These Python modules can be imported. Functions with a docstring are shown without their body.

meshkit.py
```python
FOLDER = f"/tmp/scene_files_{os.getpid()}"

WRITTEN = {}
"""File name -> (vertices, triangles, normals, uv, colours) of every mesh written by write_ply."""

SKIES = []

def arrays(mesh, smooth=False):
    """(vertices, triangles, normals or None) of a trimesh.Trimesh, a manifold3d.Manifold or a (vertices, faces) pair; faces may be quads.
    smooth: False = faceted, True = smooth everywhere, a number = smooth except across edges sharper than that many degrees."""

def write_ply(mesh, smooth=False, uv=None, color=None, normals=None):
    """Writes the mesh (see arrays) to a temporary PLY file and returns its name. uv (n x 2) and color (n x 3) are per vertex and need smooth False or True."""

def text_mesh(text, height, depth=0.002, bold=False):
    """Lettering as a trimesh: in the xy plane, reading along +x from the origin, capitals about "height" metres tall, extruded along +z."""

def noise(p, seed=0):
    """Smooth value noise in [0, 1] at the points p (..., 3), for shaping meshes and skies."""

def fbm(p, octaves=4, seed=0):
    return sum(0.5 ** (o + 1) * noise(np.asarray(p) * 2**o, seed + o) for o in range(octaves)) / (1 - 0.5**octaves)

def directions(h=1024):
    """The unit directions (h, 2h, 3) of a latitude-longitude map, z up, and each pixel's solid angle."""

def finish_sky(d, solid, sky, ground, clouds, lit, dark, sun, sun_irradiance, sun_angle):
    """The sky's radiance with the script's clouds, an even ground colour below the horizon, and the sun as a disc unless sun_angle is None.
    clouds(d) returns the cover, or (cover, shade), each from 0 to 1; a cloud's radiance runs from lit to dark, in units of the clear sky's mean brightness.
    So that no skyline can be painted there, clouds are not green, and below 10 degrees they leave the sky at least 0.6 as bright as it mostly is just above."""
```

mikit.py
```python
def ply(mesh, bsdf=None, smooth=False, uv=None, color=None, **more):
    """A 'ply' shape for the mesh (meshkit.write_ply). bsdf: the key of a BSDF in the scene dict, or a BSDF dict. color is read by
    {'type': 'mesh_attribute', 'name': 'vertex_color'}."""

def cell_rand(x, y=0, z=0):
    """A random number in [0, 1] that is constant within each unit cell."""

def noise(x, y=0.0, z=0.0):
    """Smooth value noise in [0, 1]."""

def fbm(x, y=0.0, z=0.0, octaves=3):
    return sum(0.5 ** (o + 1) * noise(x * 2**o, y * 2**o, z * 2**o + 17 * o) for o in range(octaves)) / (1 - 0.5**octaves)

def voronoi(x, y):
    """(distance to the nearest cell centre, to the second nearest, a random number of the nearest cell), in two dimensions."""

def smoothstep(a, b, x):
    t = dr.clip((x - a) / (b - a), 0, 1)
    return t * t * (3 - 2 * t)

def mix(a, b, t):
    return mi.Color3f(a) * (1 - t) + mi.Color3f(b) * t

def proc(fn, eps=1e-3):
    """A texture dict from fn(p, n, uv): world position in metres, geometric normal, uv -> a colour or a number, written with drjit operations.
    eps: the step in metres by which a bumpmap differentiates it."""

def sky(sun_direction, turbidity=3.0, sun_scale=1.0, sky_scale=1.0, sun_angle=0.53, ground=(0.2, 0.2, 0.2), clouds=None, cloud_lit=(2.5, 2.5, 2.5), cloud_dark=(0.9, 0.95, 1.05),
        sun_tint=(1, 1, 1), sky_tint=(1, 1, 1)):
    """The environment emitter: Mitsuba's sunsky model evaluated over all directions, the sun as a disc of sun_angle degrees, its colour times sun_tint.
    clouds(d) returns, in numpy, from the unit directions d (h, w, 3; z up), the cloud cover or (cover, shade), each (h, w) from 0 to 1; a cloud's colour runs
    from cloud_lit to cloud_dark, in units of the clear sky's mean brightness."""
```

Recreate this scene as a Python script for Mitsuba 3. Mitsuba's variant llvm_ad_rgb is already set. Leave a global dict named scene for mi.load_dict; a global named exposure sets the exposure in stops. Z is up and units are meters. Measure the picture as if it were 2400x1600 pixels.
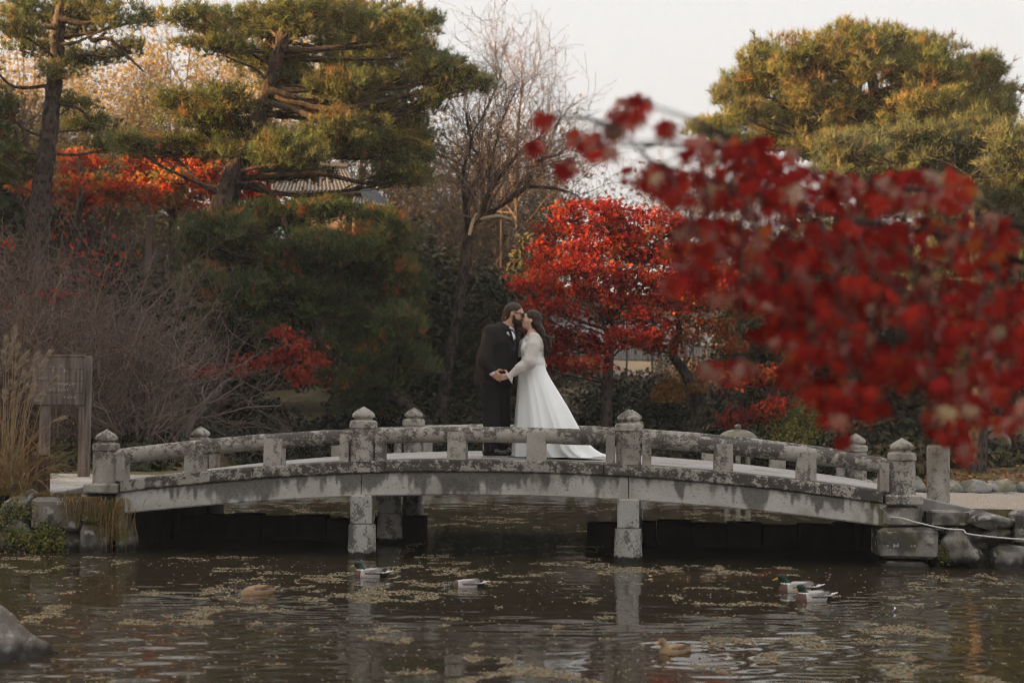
import math, random
import numpy as np
import trimesh
import drjit as dr
import mitsuba as mi
import mikit, meshkit
from mikit import proc, noise, fbm, smoothstep, mix, cell_rand, voronoi

# ---------------------------------------------------------------- camera, sky, exposure
F_PX, HORIZON, ROLL, EYE = 3579.0, 964.0, math.radians(0.55), np.array([0, 0, 1.6])
_p = math.atan((HORIZON - 800) / F_PX)
FWD = np.array([0, math.cos(_p), math.sin(_p)])
_r0 = np.array([1.0, 0, 0]); _u0 = np.cross(_r0, FWD)
RIGHT = math.cos(ROLL) * _r0 + math.sin(ROLL) * _u0
UP = -math.sin(ROLL) * _r0 + math.cos(ROLL) * _u0
T = mi.ScalarTransform4f
exposure = 3.4
scene = {
    'camera': {'type': 'thinlens', 'fov': math.degrees(2 * math.atan(1200 / F_PX)), 'fov_axis': 'x',
               'aperture_radius': 0.0138, 'focus_distance': 17.2, 'near_clip': 0.1, 'far_clip': 2000.0,
               'to_world': T().look_at(origin=EYE.tolist(), target=(EYE + FWD).tolist(), up=UP.tolist())},
}
SUN = np.array([-0.93, -0.22, 0.30])
def overcast(d):
    """An even white overcast that is brighter overhead, as overcast skies are."""
    z = np.clip(d[..., 2], 0, 1)
    n = meshkit.fbm(d * np.array([2.2, 2.2, 5.0]) + 7.0, 3)
    return np.ones(z.shape), np.clip(1.0 - 0.95 * z + 0.05 * (n - 0.5), 0, 1)
scene['sky_light'] = mikit.sky(SUN, turbidity=4, sun_scale=1.8, sun_angle=6, sun_tint=(1.0, 0.80, 0.52), clouds=overcast,
                               cloud_lit=(1.96, 1.95, 1.92), cloud_dark=(0.855, 0.868, 0.872), ground=(0.06, 0.05, 0.04))

labels = {}
rng = np.random.default_rng(11)
random.seed(5)

def at(x, y, Y):
    """The point at depth Y (metres along +y) that stands at pixel (x, y) of the 2400 x 1600 photograph: used to read positions off it."""
    r = FWD + RIGHT * ((x - 1200) / F_PX) - UP * ((y - 800) / F_PX)
    return EYE + r * (Y / r[1])
K = 2400 / 2352.0
def atd(x, y, Y):
    return at(x * K, y * K, Y)
def px(n, Y):
    return n * Y / F_PX
def pxd(n, Y):
    return n * K * Y / F_PX

# ---------------------------------------------------------------- naming
def numbered(key):
    if key not in labels and key not in scene and not any(k.startswith(key + '__') for k in TOPS):
        return key
    i = 1
    while f'{key}_{i:03d}' in labels or f'{key}_{i:03d}' in scene:
        i += 1
    return f'{key}_{i:03d}'
TOPS = set()
def thing(name, label, cat, group=None, kind=None):
    key = name
    i = 0
    while key in labels:
        i += 1
        key = f'{name}_{i:03d}'
    labels[key] = {'label': label}
    if cat: labels[key]['category'] = cat
    if group: labels[key]['group'] = group
    if kind: labels[key]['kind'] = kind
    return key
_count = {}
def part(parent, name, mesh, bsdf, smooth=30, color=None, label=None, kind=None, **more):
    base = parent + '__' + name
    n = _count.get(base, 0); _count[base] = n + 1
    key = base if n == 0 else f'{base}_{n:03d}'
    scene[key] = mikit.ply(mesh, bsdf, smooth=smooth, color=color, **more)
    if label or kind:
        labels[key] = {}
        if label: labels[key]['label'] = label
        if kind: labels[key]['kind'] = kind
    return key
def single(name, label, cat, mesh, bsdf, smooth=30, color=None, group=None, kind=None):
    key = thing(name, label, cat, group, kind)
    scene[key] = mikit.ply(mesh, bsdf, smooth=smooth, color=color)
    return key

# ---------------------------------------------------------------- mesh helpers: a mesh is (vertices, triangles)
def join(ms):
    vs, fs, n = [], [], 0
    for m in ms:
        v, f = (np.asarray(m.vertices), np.asarray(m.faces)) if hasattr(m, 'faces') else m
        vs.append(v); fs.append(np.asarray(f) + n); n += len(v)
    return np.vstack(vs), np.vstack(fs)
def hull(pts):
    h = trimesh.convex.convex_hull(np.asarray(pts, float))
    return np.array(h.vertices), np.array(h.faces)
def bbox(lo, hi, b=0.01):
    """A box with chamfered edges."""
    lo, hi = np.asarray(lo, float), np.asarray(hi, float)
    b = min(b, 0.45 * (hi - lo).min())
    pts = []
    for c in np.ndindex(2, 2, 2):
        p = np.where(c, hi, lo); q = np.where(c, hi - b, lo + b)
        for k in range(3):
            r = q.copy(); r[k] = p[k]; pts.append(r)
    return hull(pts)
def frustum(lo, hi, lo2, hi2, z0, z1):
    return hull([[x, y, z0] for x in (lo[0], hi[0]) for y in (lo[1], hi[1])] + [[x, y, z1] for x in (lo2[0], hi2[0]) for y in (lo2[1], hi2[1])])
def lathe(prof, n=24, phase=0.0, squash=None):
    """prof: rows (radius, z) from bottom to top."""
    prof = np.asarray(prof, float); a = np.arange(n) * 2 * np.pi / n + phase
    v = np.stack([prof[:, :1] * np.cos(a), prof[:, :1] * np.sin(a), prof[:, 1:] + 0 * a], -1).reshape(-1, 3)
    m = len(prof); i, j = np.meshgrid(np.arange(m - 1), np.arange(n), indexing='ij')
    a0, a1 = i * n + j, i * n + (j + 1) % n
    f = np.vstack([np.stack([a0, a1, a1 + n], -1).reshape(-1, 3), np.stack([a0, a1 + n, a0 + n], -1).reshape(-1, 3)])
    v = np.vstack([v, [[0, 0, prof[0, 1]], [0, 0, prof[-1, 1]]]]); j = np.arange(n)
    f = np.vstack([f, np.stack([(j + 1) % n, j, j * 0 + m * n], -1), np.stack([(m - 1) * n + j, (m - 1) * n + (j + 1) % n, j * 0 + m * n + 1], -1)])
    return v, f
def moved(m, t=(0, 0, 0), rz=0.0, s=1.0, M=None):
    v, f = (np.asarray(m.vertices), np.asarray(m.faces)) if hasattr(m, 'faces') else m
    v = np.asarray(v, float) * s
    if M is not None: v = v @ np.asarray(M).T
    c, q = math.cos(rz), math.sin(rz)
    return v @ np.array([[c, q, 0], [-q, c, 0], [0, 0, 1]]) + np.asarray(t, float), f
def frame_of(d):
    d = d / (np.linalg.norm(d, axis=-1, keepdims=True) + 1e-12)
    a = np.cross(d, np.where(np.abs(d[..., 2:]) < 0.9, [0, 0, 1.0], [1.0, 0, 0]))
    a /= np.linalg.norm(a, axis=-1, keepdims=True) + 1e-12
    return d, a, np.cross(d, a)
def segs(P0, P1, r0, r1, sides=3):
    """Many separate tapered sticks at once."""
    P0, P1 = np.asarray(P0, float), np.asarray(P1, float); n = len(P0)
    r0, r1 = np.broadcast_to(r0, (n,)), np.broadcast_to(r1, (n,))
    _, a, b = frame_of(P1 - P0)
    t = np.arange(sides) * 2 * np.pi / sides
    o = np.cos(t)[None, :, None] * a[:, None] + np.sin(t)[None, :, None] * b[:, None]
    v = np.concatenate([P0[:, None] + r0[:, None, None] * o, P1[:, None] + r1[:, None, None] * o], 1).reshape(-1, 3)
    j = np.arange(sides); q = np.stack([j, (j + 1) % sides, (j + 1) % sides + sides, j + sides], -1)
    q = np.vstack([q[:, [0, 1, 2]], q[:, [0, 2, 3]]])
    return v, (q[None] + (np.arange(n) * 2 * sides)[:, None, None]).reshape(-1, 3)
def smooth_path(P, per=6):
    """Catmull-Rom through the points (any number of columns)."""
    P = np.asarray(P, float)
    if len(P) < 3: 
        t = np.linspace(0, 1, per + 1)[:, None]; return P[0] * (1 - t) + P[1] * t
    Q = np.vstack([2 * P[0] - P[1], P, 2 * P[-1] - P[-2]]); out = []
    for i in range(1, len(Q) - 2):
        t = np.linspace(0, 1, per, endpoint=False)[:, None]
        a, b, c, d = Q[i - 1:i + 3]
        out.append(0.5 * (2 * b + (c - a) * t + (2 * a - 5 * b + 4 * c - d) * t**2 + (3 * b - a - 3 * c + d) * t**3))
    return np.vstack(out + [P[-1:]])
def tube(P, r, sides=8, rough=0.0, seed=0, cap=True):
    """A bent tapered limb along the points."""
    P = np.asarray(P, float); n = len(P); r = np.broadcast_to(r, (n,)).astype(float)
    t = np.gradient(P, axis=0); t /= np.linalg.norm(t, axis=1, keepdims=True) + 1e-12
    a = np.cross(t[0], [0.3, 0.9, 0.1]); A = []
    for k in range(n):
        a = a - t[k] * (a @ t[k]); a /= np.linalg.norm(a) + 1e-12; A.append(a)
    A = np.array(A); B = np.cross(t, A); w = np.arange(sides) * 2 * np.pi / sides
    o = np.cos(w)[None, :, None] * A[:, None] + np.sin(w)[None, :, None] * B[:, None]
    R = r[:, None] * np.ones(sides)
    if rough: R = R * (1 + rough * (2 * np.random.default_rng(seed).random((n, sides)) - 1))
    v = (P[:, None] + R[..., None] * o).reshape(-1, 3)
    i, j = np.meshgrid(np.arange(n - 1), np.arange(sides), indexing='ij'); a0, a1 = i * sides + j, i * sides + (j + 1) % sides
    f = np.vstack([np.stack([a0, a1, a1 + sides], -1).reshape(-1, 3), np.stack([a0, a1 + sides, a0 + sides], -1).reshape(-1, 3)])
    if cap:
        v = np.vstack([v, P[:1], P[-1:]]); j = np.arange(sides)
        f = np.vstack([f, np.stack([(j + 1) % sides, j, j * 0 + n * sides], -1), np.stack([(n - 1) * sides + j, (n - 1) * sides + (j + 1) % sides, j * 0 + n * sides + 1], -1)])
    return v, f
def boulder(r, seed, sub=3, rough=0.22, cuts=5):
    """A stone: a sphere pushed in and out by noise and cut by a few flat facets."""
    s = trimesh.creation.icosphere(sub); v = np.array(s.vertices); g = np.random.default_rng(seed)
    for _ in range(cuts):
        d = g.normal(size=3); d /= np.linalg.norm(d); h = g.uniform(0.55, 0.85)
        k = v @ d; v = v - np.maximum(k - h, 0)[:, None] * d
    n = meshkit.fbm(v * 1.7 + seed * 3.1, 3, seed) - 0.5 + 0.35 * (meshkit.fbm(v * 6 + seed, 2, seed + 9) - 0.5)
    return v * (1 + rough * 2 * n)[:, None] * np.asarray(r, float), np.array(s.faces)
def block(lo, hi, seed, n=6, rough=0.012, b=0.02):
    """A hewn stone block: a box with worn edges and an uneven face."""
    m = trimesh.creation.box(extents=(1, 1, 1)).subdivide().subdivide().subdivide()
    v = np.array(m.vertices); lo, hi = np.asarray(lo, float), np.asarray(hi, float)
    u = np.sign(v) * np.minimum(np.abs(v), 0.5) * 2
    e = np.sum(np.abs(u) > 0.95, 1)
    p = (lo + hi) / 2 + u * (hi - lo) / 2
    inward = -np.sign(u) * (np.abs(u) > 0.95)
    p = p + inward * np.where(e >= 2, b * (0.5 + meshkit.noise(p * 9, seed)), 0)[:, None]
    p = p + inward * ((meshkit.fbm(p * 5.0, 3, seed) - 0.35) * rough * 2)[:, None]
    return p, np.array(m.faces)

# ---------------------------------------------------------------- implicit bodies: capsules and ellipsoids blended, then meshed
def net(Fv, lo, h):
    """Surface nets: the zero level of the grid Fv (negative inside) as a smooth closed mesh."""
    s = Fv < 0
    sh = np.array(Fv.shape) - 1
    cnt = np.zeros(sh, np.int8)
    for c in np.ndindex(2, 2, 2):
        cnt += s[c[0]:sh[0] + c[0], c[1]:sh[1] + c[1], c[2]:sh[2] + c[2]]
    act = (cnt > 0) & (cnt < 8)
    I = np.argwhere(act); idx = -np.ones(sh, np.int64); idx[act] = np.arange(len(I))
    acc, w = np.zeros((len(I), 3)), np.zeros(len(I))
    cor = {c: Fv[I[:, 0] + c[0], I[:, 1] + c[1], I[:, 2] + c[2]].astype(float) for c in np.ndindex(2, 2, 2)}
    for c in np.ndindex(2, 2, 2):
        for k in range(3):
            if c[k] == 0:
                d = list(c); d[k] = 1; a, b = cor[c], cor[tuple(d)]
                x = (a < 0) != (b < 0); t = np.where(x, a / np.where(x, a - b, 1), 0)
                p = np.tile(np.array(c, float), (len(I), 1)); p[:, k] = t
                acc += p * x[:, None]; w += x
    V = np.asarray(lo) + h * (I + acc / w[:, None])
    Q = []
    for k in range(3):
        u, v = (k + 1) % 3, (k + 2) % 3
        a = [slice(None)] * 3; b = [slice(None)] * 3
        a[k], b[k] = slice(0, -1), slice(1, None)
        A, B = s[tuple(a)], s[tuple(b)]
        e = np.argwhere(A != B)
        e = e[(e[:, u] > 0) & (e[:, v] > 0) & (e[:, u] < sh[u]) & (e[:, v] < sh[v])]
        q = []
        for du, dv in ((1, 1), (0, 1), (0, 0), (1, 0)):
            c = e.copy(); c[:, u] -= du; c[:, v] -= dv; q.append(idx[c[:, 0], c[:, 1], c[:, 2]])
        q = np.stack(q, 1); fl = A[e[:, 0], e[:, 1], e[:, 2]]
        q = np.where(fl[:, None], q, q[:, ::-1]); Q.append(q)
    Q = np.vstack(Q)
    return V, np.vstack([Q[:, [0, 1, 2]], Q[:, [0, 2, 3]]])
class Blob:
    """Collects capsules ('c', a, b, ra, rb), ellipsoids ('e', c, r, R) with a blend radius; build(h) meshes them."""
    def __init__(self, k=0.03): self.p, self.k = [], k
    def cap(self, a, b, ra, rb=None, k=None): self.p.append(('c', np.array(a, float), np.array(b, float), ra, ra if rb is None else rb, k)); return self
    def chain(self, pts, rs, k=None):
        for i in range(len(pts) - 1): self.cap(pts[i], pts[i + 1], rs[i], rs[i + 1], k)
        return self
    def ell(self, c, r, R=None, k=None, cut=False): self.p.append(('x' if cut else 'e', np.array(c, float), np.array(r, float), np.eye(3) if R is None else np.array(R), None, k)); return self
    def cutbelow(self, z): self.p.append(('z', z, None, None, None, None)); return self
    def build(self, h=0.01, disp=None):
        los, his = [], []
        for t in self.p:
            if t[0] == 'c':
                m = max(t[3], t[4]); los += [t[1] - m, t[2] - m]; his += [t[1] + m, t[2] + m]
            elif t[0] == 'e':
                m = t[2].max(); los.append(t[1] - m); his.append(t[1] + m)
        lo, hi = np.min(los, 0) - 4 * h, np.max(his, 0) + 4 * h
        n = np.ceil((hi - lo) / h).astype(int) + 1
        G = np.full(n, 0.2, np.float32)
        ax = [lo[i] + h * np.arange(n[i]) for i in range(3)]
        for t in self.p:
            if t[0] == 'z':
                G = np.maximum(G, (t[1] - ax[2])[None, None, :].astype(np.float32)); continue
            k = self.k if t[5] is None else t[5]
            if t[0] == 'c': m = max(t[3], t[4]); a, b = np.minimum(t[1], t[2]) - m, np.maximum(t[1], t[2]) + m
            else: m = t[2].max(); a, b = t[1] - m, t[1] + m
            i0 = np.clip(np.floor((a - k - 0.05 - lo) / h).astype(int), 0, n); i1 = np.clip(np.ceil((b + k + 0.05 - lo) / h).astype(int) + 1, 0, n)
            sl = tuple(slice(i0[i], i1[i]) for i in range(3))
            X = np.stack(np.meshgrid(*[ax[i][sl[i]] for i in range(3)], indexing='ij'), -1)
            if t[0] == 'c':
                d = t[2] - t[1]; L = max(d @ d, 1e-12); u = np.clip(((X - t[1]) @ d) / L, 0, 1)
                D = np.linalg.norm(X - t[1] - u[..., None] * d, axis=-1) - (t[3] + (t[4] - t[3]) * u)
            else:
                Y = (X - t[1]) @ t[3]; k0 = np.linalg.norm(Y / t[2], axis=-1); k1 = np.linalg.norm(Y / t[2] ** 2, axis=-1) + 1e-9
                D = k0 * (k0 - 1) / k1
            g = G[sl]
            if t[0] == 'x':
                D = -D; hh = np.maximum(k - np.abs(g - D), 0) / k; G[sl] = np.maximum(g, D) + hh * hh * k / 4
            else:
                hh = np.maximum(k - np.abs(g - D), 0) / k; G[sl] = np.minimum(g, D) - hh * hh * k / 4
        if disp is not None:
            X = np.stack(np.meshgrid(*ax, indexing='ij'), -1); nr = np.abs(G) < 0.06
            G[nr] += disp(X[nr]).astype(np.float32)
        return net(G, lo, h)
def rot(ax, deg):
    return trimesh.transformations.rotation_matrix(math.radians(deg), ax)[:3, :3]
# ---------------------------------------------------------------- the bridge's own axes: t along it, n across it (away from the camera)
PSI = 0.08891
B_O = np.array([-0.17514, 16.70, 0.0]); B_T = np.array([math.cos(PSI), -math.sin(PSI), 0]); B_N = np.array([math.sin(PSI), math.cos(PSI), 0])
def bw(v):
    """Bridge coordinates (t, n, z) to world."""
    v = np.asarray(v, float)
    return B_O + v[..., :1] * B_T + v[..., 1:2] * B_N + v[..., 2:] * np.array([0, 0, 1.0])
def bm(m): return bw(m[0]), m[1]
def _tn(p):
    x, y = p.x - float(B_O[0]), p.y - float(B_O[1])
    return x * float(B_T[0]) + y * float(B_T[1]), x * float(B_N[0]) + y * float(B_N[1])

# ---------------------------------------------------------------- materials
def diffuse(fn_or_rgb, rough=0.9, spec=0.25, bump=None, scale=0.01, key=None, two=True, eps=2e-3):
    tex = {'type': 'rgb', 'value': list(fn_or_rgb)} if isinstance(fn_or_rgb, (tuple, list)) else proc(fn_or_rgb)
    b = {'type': 'principled', 'base_color': tex, 'roughness': rough, 'specular': spec}
    if False:
        b = {'type': 'bumpmap', 'arbitrary': proc(bump, eps), 'scale': scale, 'bsdf': b}
    if two: b = {'type': 'twosided', 'bsdf': b}
    return b
def granite(p, lo, hi, mott):
    s = noise(p.x * 160, p.y * 160, p.z * 160) * 0.5 + noise(p.x * 70, p.y * 70, p.z * 70) * 0.5
    big = fbm(p.x * 2.3, p.y * 2.3, p.z * 2.3, 3)
    c = mix(lo, hi, dr.clip(0.25 + 0.9 * (big - 0.5) + mott * (s - 0.5) + 0.3, 0, 1))
    return c
DARK = (0.030, 0.026, 0.023)
def lichen(t, q, z, lo, hi, cover):
    """How black the stone is with lichen: broad patches broken up into specks."""
    m = fbm(t * 3.1 + 2, q * 3.1, z * 2.6, 2); f = noise(t * 24, q * 24, z * 17); s = noise(t * 75, q * 75, z * 55)
    return smoothstep(lo, hi, 0.50 * m + 0.26 * f + 0.24 * s + cover)
def stone_rail(p, n, uv):
    """Weathered granite, blotched black by lichen above, paler below, with pale scabs."""
    t, q = _tn(p)
    c = granite(p, (0.185, 0.170, 0.145), (0.36, 0.335, 0.295), 0.9)
    h = p.z - (1.345 - 0.0163 * t * t)
    d = lichen(t, q, p.z, 0.42, 0.59, dr.clip(h * 0.9, -0.06, 0.05) + 0.16 * (noise(t * 21, q * 9, p.z * 1.5) - 0.5))
    c = mix(c, (0.040, 0.034, 0.029), 0.85 * d)
    sc = smoothstep(0.76, 0.84, noise(t * 33 + 9, q * 33, p.z * 33))
    return mix(c, (0.40, 0.39, 0.36), 0.45 * sc)
def stone_post(p, n, uv):
    t, q = _tn(p)
    c = granite(p, (0.195, 0.18, 0.155), (0.38, 0.355, 0.315), 0.9)
    streak = fbm(t * 19, q * 19, p.z * 1.5, 2)
    d = lichen(t + 7, q, p.z, 0.46, 0.66, 0.30 * (streak - 0.5))
    c = mix(c, (0.045, 0.038, 0.033), 0.80 * d)
    return mix(c, (0.11, 0.095, 0.075), 0.5 * smoothstep(0.5, 0.8, noise(t * 5, q * 5, p.z * 2.5)))
def stone_edge(p, n, uv):
    t, q = _tn(p)
    c = granite(p, (0.185, 0.170, 0.145), (0.36, 0.335, 0.295), 0.8)
    d = lichen(t + 3, q, p.z, 0.38, 0.54, 0.22 * (noise(t * 26, q * 20, p.z * 1.5) - 0.5))
    return mix(c, (0.034, 0.029, 0.025), 0.90 * d)
def stone_girder(p, n, uv):
    """Paler under the kerb, with black runs where water drips."""
    t, q = _tn(p)
    top = 0.95 - 0.0160 * t * t
    h = top - p.z
    c = granite(p, (0.28, 0.268, 0.240), (0.47, 0.455, 0.42), 0.9)
    w = noise(t * 2.4 + 3.3, q * 2.4, 0.5) * 0.58 + noise(t * 9, q * 5, p.z * 1.2) * 0.28 + noise(t * 26, q * 20, p.z * 6) * 0.14
    reach = dr.clip((w - 0.455) * 3.0, 0, 1) * 0.42 + 0.03
    s_ = noise(t * 90, q * 60, p.z * 60); k_ = noise(t * 30, q * 30, p.z * 14)
    d = (1 - smoothstep(reach - 0.09, reach + 0.06, h + 0.10 * (k_ - 0.5) + 0.07 * (s_ - 0.5))) * (0.72 + 0.28 * s_)
    c = mix(c, (0.14, 0.125, 0.105), 0.45 * smoothstep(0.50, 0.72, fbm(t * 2.1 + 5, q * 3, p.z * 2.6, 3)))
    c = mix(c, (0.040, 0.034, 0.029), 0.88 * d)
    pit = smoothstep(0.80, 0.86, noise(t * 46, q * 46, p.z * 46))
    c = mix(c, (0.06, 0.055, 0.05), 0.6 * pit)
    moss = smoothstep(3.75, 4.15, t) * smoothstep(0.42, 0.6, fbm(t * 14, q * 9, p.z * 6, 3))
    return mix(c, (0.070, 0.060, 0.016), 0.85 * moss)
def stone_pier(p, n, uv):
    t, q = _tn(p)
    c = granite(p, (0.22, 0.21, 0.19), (0.40, 0.39, 0.36), 0.9)
    d = smoothstep(0.44, 0.60, fbm(t * 9, q * 9, p.z * 4, 3) * 0.75 + 0.25 * noise(t * 60, q * 60, p.z * 40))
    c = mix(c, (0.05, 0.045, 0.04), 0.75 * d)
    wet = 1 - smoothstep(0.045, 0.07, p.z + 0.03 * (noise(t * 30, q * 30, 0) - 0.5))
    return mix(c, (0.012, 0.010, 0.009), 0.95 * wet)
def stone_deck(p, n, uv):
    t, q = _tn(p)
    c = granite(p, (0.175, 0.163, 0.152), (0.255, 0.24, 0.225), 0.6)
    return mix(c, (0.12, 0.108, 0.095), 0.5 * smoothstep(0.52, 0.7, fbm(t * 3, q * 3, 1, 4)))
def wall_stone(lo, hi, moss, dark):
    def fn(p, n, uv):
        c = granite(p, lo, hi, 0.8)
        c = mix(c, (0.025, 0.022, 0.020), dark * smoothstep(0.42, 0.62, fbm(p.x * 5, p.y * 5, p.z * 4, 4)))
        sc = smoothstep(0.62, 0.72, fbm(p.x * 13 + 4, p.y * 13, p.z * 13, 3))
        c = mix(c, (0.33, 0.325, 0.31), 0.7 * sc)
        c = mix(c, (0.085, 0.080, 0.020), moss * smoothstep(0.50, 0.66, fbm(p.x * 4 + 11, p.y * 4, p.z * 5, 3)))
        wet = 1 - smoothstep(0.05, 0.14, p.z + 0.06 * (noise(p.x * 14, p.y * 14, 0) - 0.5))
        return mix(c, (0.012, 0.010, 0.009), 0.9 * wet)
    return fn
def stone_bump(p, n, uv):
    return 0.6 * fbm(p.x * 22, p.y * 22, p.z * 22, 3) + 0.4 * noise(p.x * 110, p.y * 110, p.z * 110)
for nm, fn in (('rail_stone', stone_rail), ('post_stone', stone_post), ('edge_stone', stone_edge), ('girder_stone', stone_girder), ('pier_stone', stone_pier), ('deck_stone', stone_deck)):
    scene[nm] = diffuse(fn, bump=stone_bump, scale=0.006)
scene['left_stone'] = diffuse(wall_stone((0.085, 0.075, 0.062), (0.22, 0.20, 0.17), 0.75, 0.75), bump=stone_bump, scale=0.012)
scene['right_stone'] = diffuse(wall_stone((0.11, 0.098, 0.085), (0.27, 0.25, 0.22), 0.3, 0.8), bump=stone_bump, scale=0.012)
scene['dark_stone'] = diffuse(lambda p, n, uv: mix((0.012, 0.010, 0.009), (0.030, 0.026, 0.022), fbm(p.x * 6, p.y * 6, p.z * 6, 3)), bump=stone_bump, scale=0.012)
scene['wet_rock'] = diffuse(wall_stone((0.085, 0.070, 0.060), (0.24, 0.21, 0.19), 0.15, 0.5))
scene['bank_rock'] = diffuse(wall_stone((0.13, 0.125, 0.115), (0.30, 0.29, 0.27), 0.45, 0.5), bump=stone_bump, scale=0.012)

def ground_color(p, n, uv):
    k = fbm(p.x * 0.9, p.y * 0.9, 0, 4)
    c = mix((0.045, 0.034, 0.022), (0.10, 0.075, 0.045), k)
    litter = smoothstep(0.55, 0.68, noise(p.x * 21, p.y * 21, 0))
    c = mix(c, mix((0.16, 0.085, 0.035), (0.12, 0.10, 0.04), noise(p.x * 7, p.y * 7, 3)), 0.6 * litter)
    return mix(c, (0.055, 0.060, 0.020), 0.6 * smoothstep(0.5, 0.62, fbm(p.x * 2.2 + 5, p.y * 2.2, 0, 3)))
scene['ground_soil'] = diffuse(ground_color, bump=lambda p, n, uv: fbm(p.x * 12, p.y * 12, p.z * 12, 3), scale=0.03)
def gravel_color(p, n, uv):
    a, b, r = voronoi(p.x * 55, p.y * 55)
    c = mix((0.17, 0.135, 0.11), (0.33, 0.275, 0.235), r)
    c = mix(c, (0.09, 0.07, 0.055), 0.6 * smoothstep(0.35, 0.62, a))
    return mix(c, (0.25, 0.20, 0.15), 0.4 * fbm(p.x * 1.5, p.y * 1.5, 0, 3))
scene['gravel_mat'] = diffuse(gravel_color, bump=lambda p, n, uv: voronoi(p.x * 55, p.y * 55)[0] * -1.0, scale=0.006)
def concrete_color(p, n, uv):
    c = granite(p, (0.20, 0.19, 0.18), (0.28, 0.27, 0.255), 0.4)
    return mix(c, (0.13, 0.115, 0.095), 0.6 * smoothstep(0.5, 0.66, fbm(p.x * 3, p.y * 9, 0, 4)))
scene['concrete_mat'] = diffuse(concrete_color)
scene['water_mat'] = {'type': 'principled', 'base_color': {'type': 'rgb', 'value': [0.024, 0.0185, 0.0115]}, 'roughness': 0.045, 'specular': 0.5}
VC = {'type': 'mesh_attribute', 'name': 'vertex_color'}
scene['leaf_mat'] = {'type': 'twosided', 'bsdf': {'type': 'principled', 'base_color': VC, 'roughness': 0.6, 'specular': 0.25}}
scene['thin_leaf_mat'] = {'type': 'principledthin', 'base_color': VC, 'roughness': 0.5, 'diff_trans': 0.7}
scene['matte_mat'] = {'type': 'twosided', 'bsdf': {'type': 'diffuse', 'reflectance': VC}}
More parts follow.
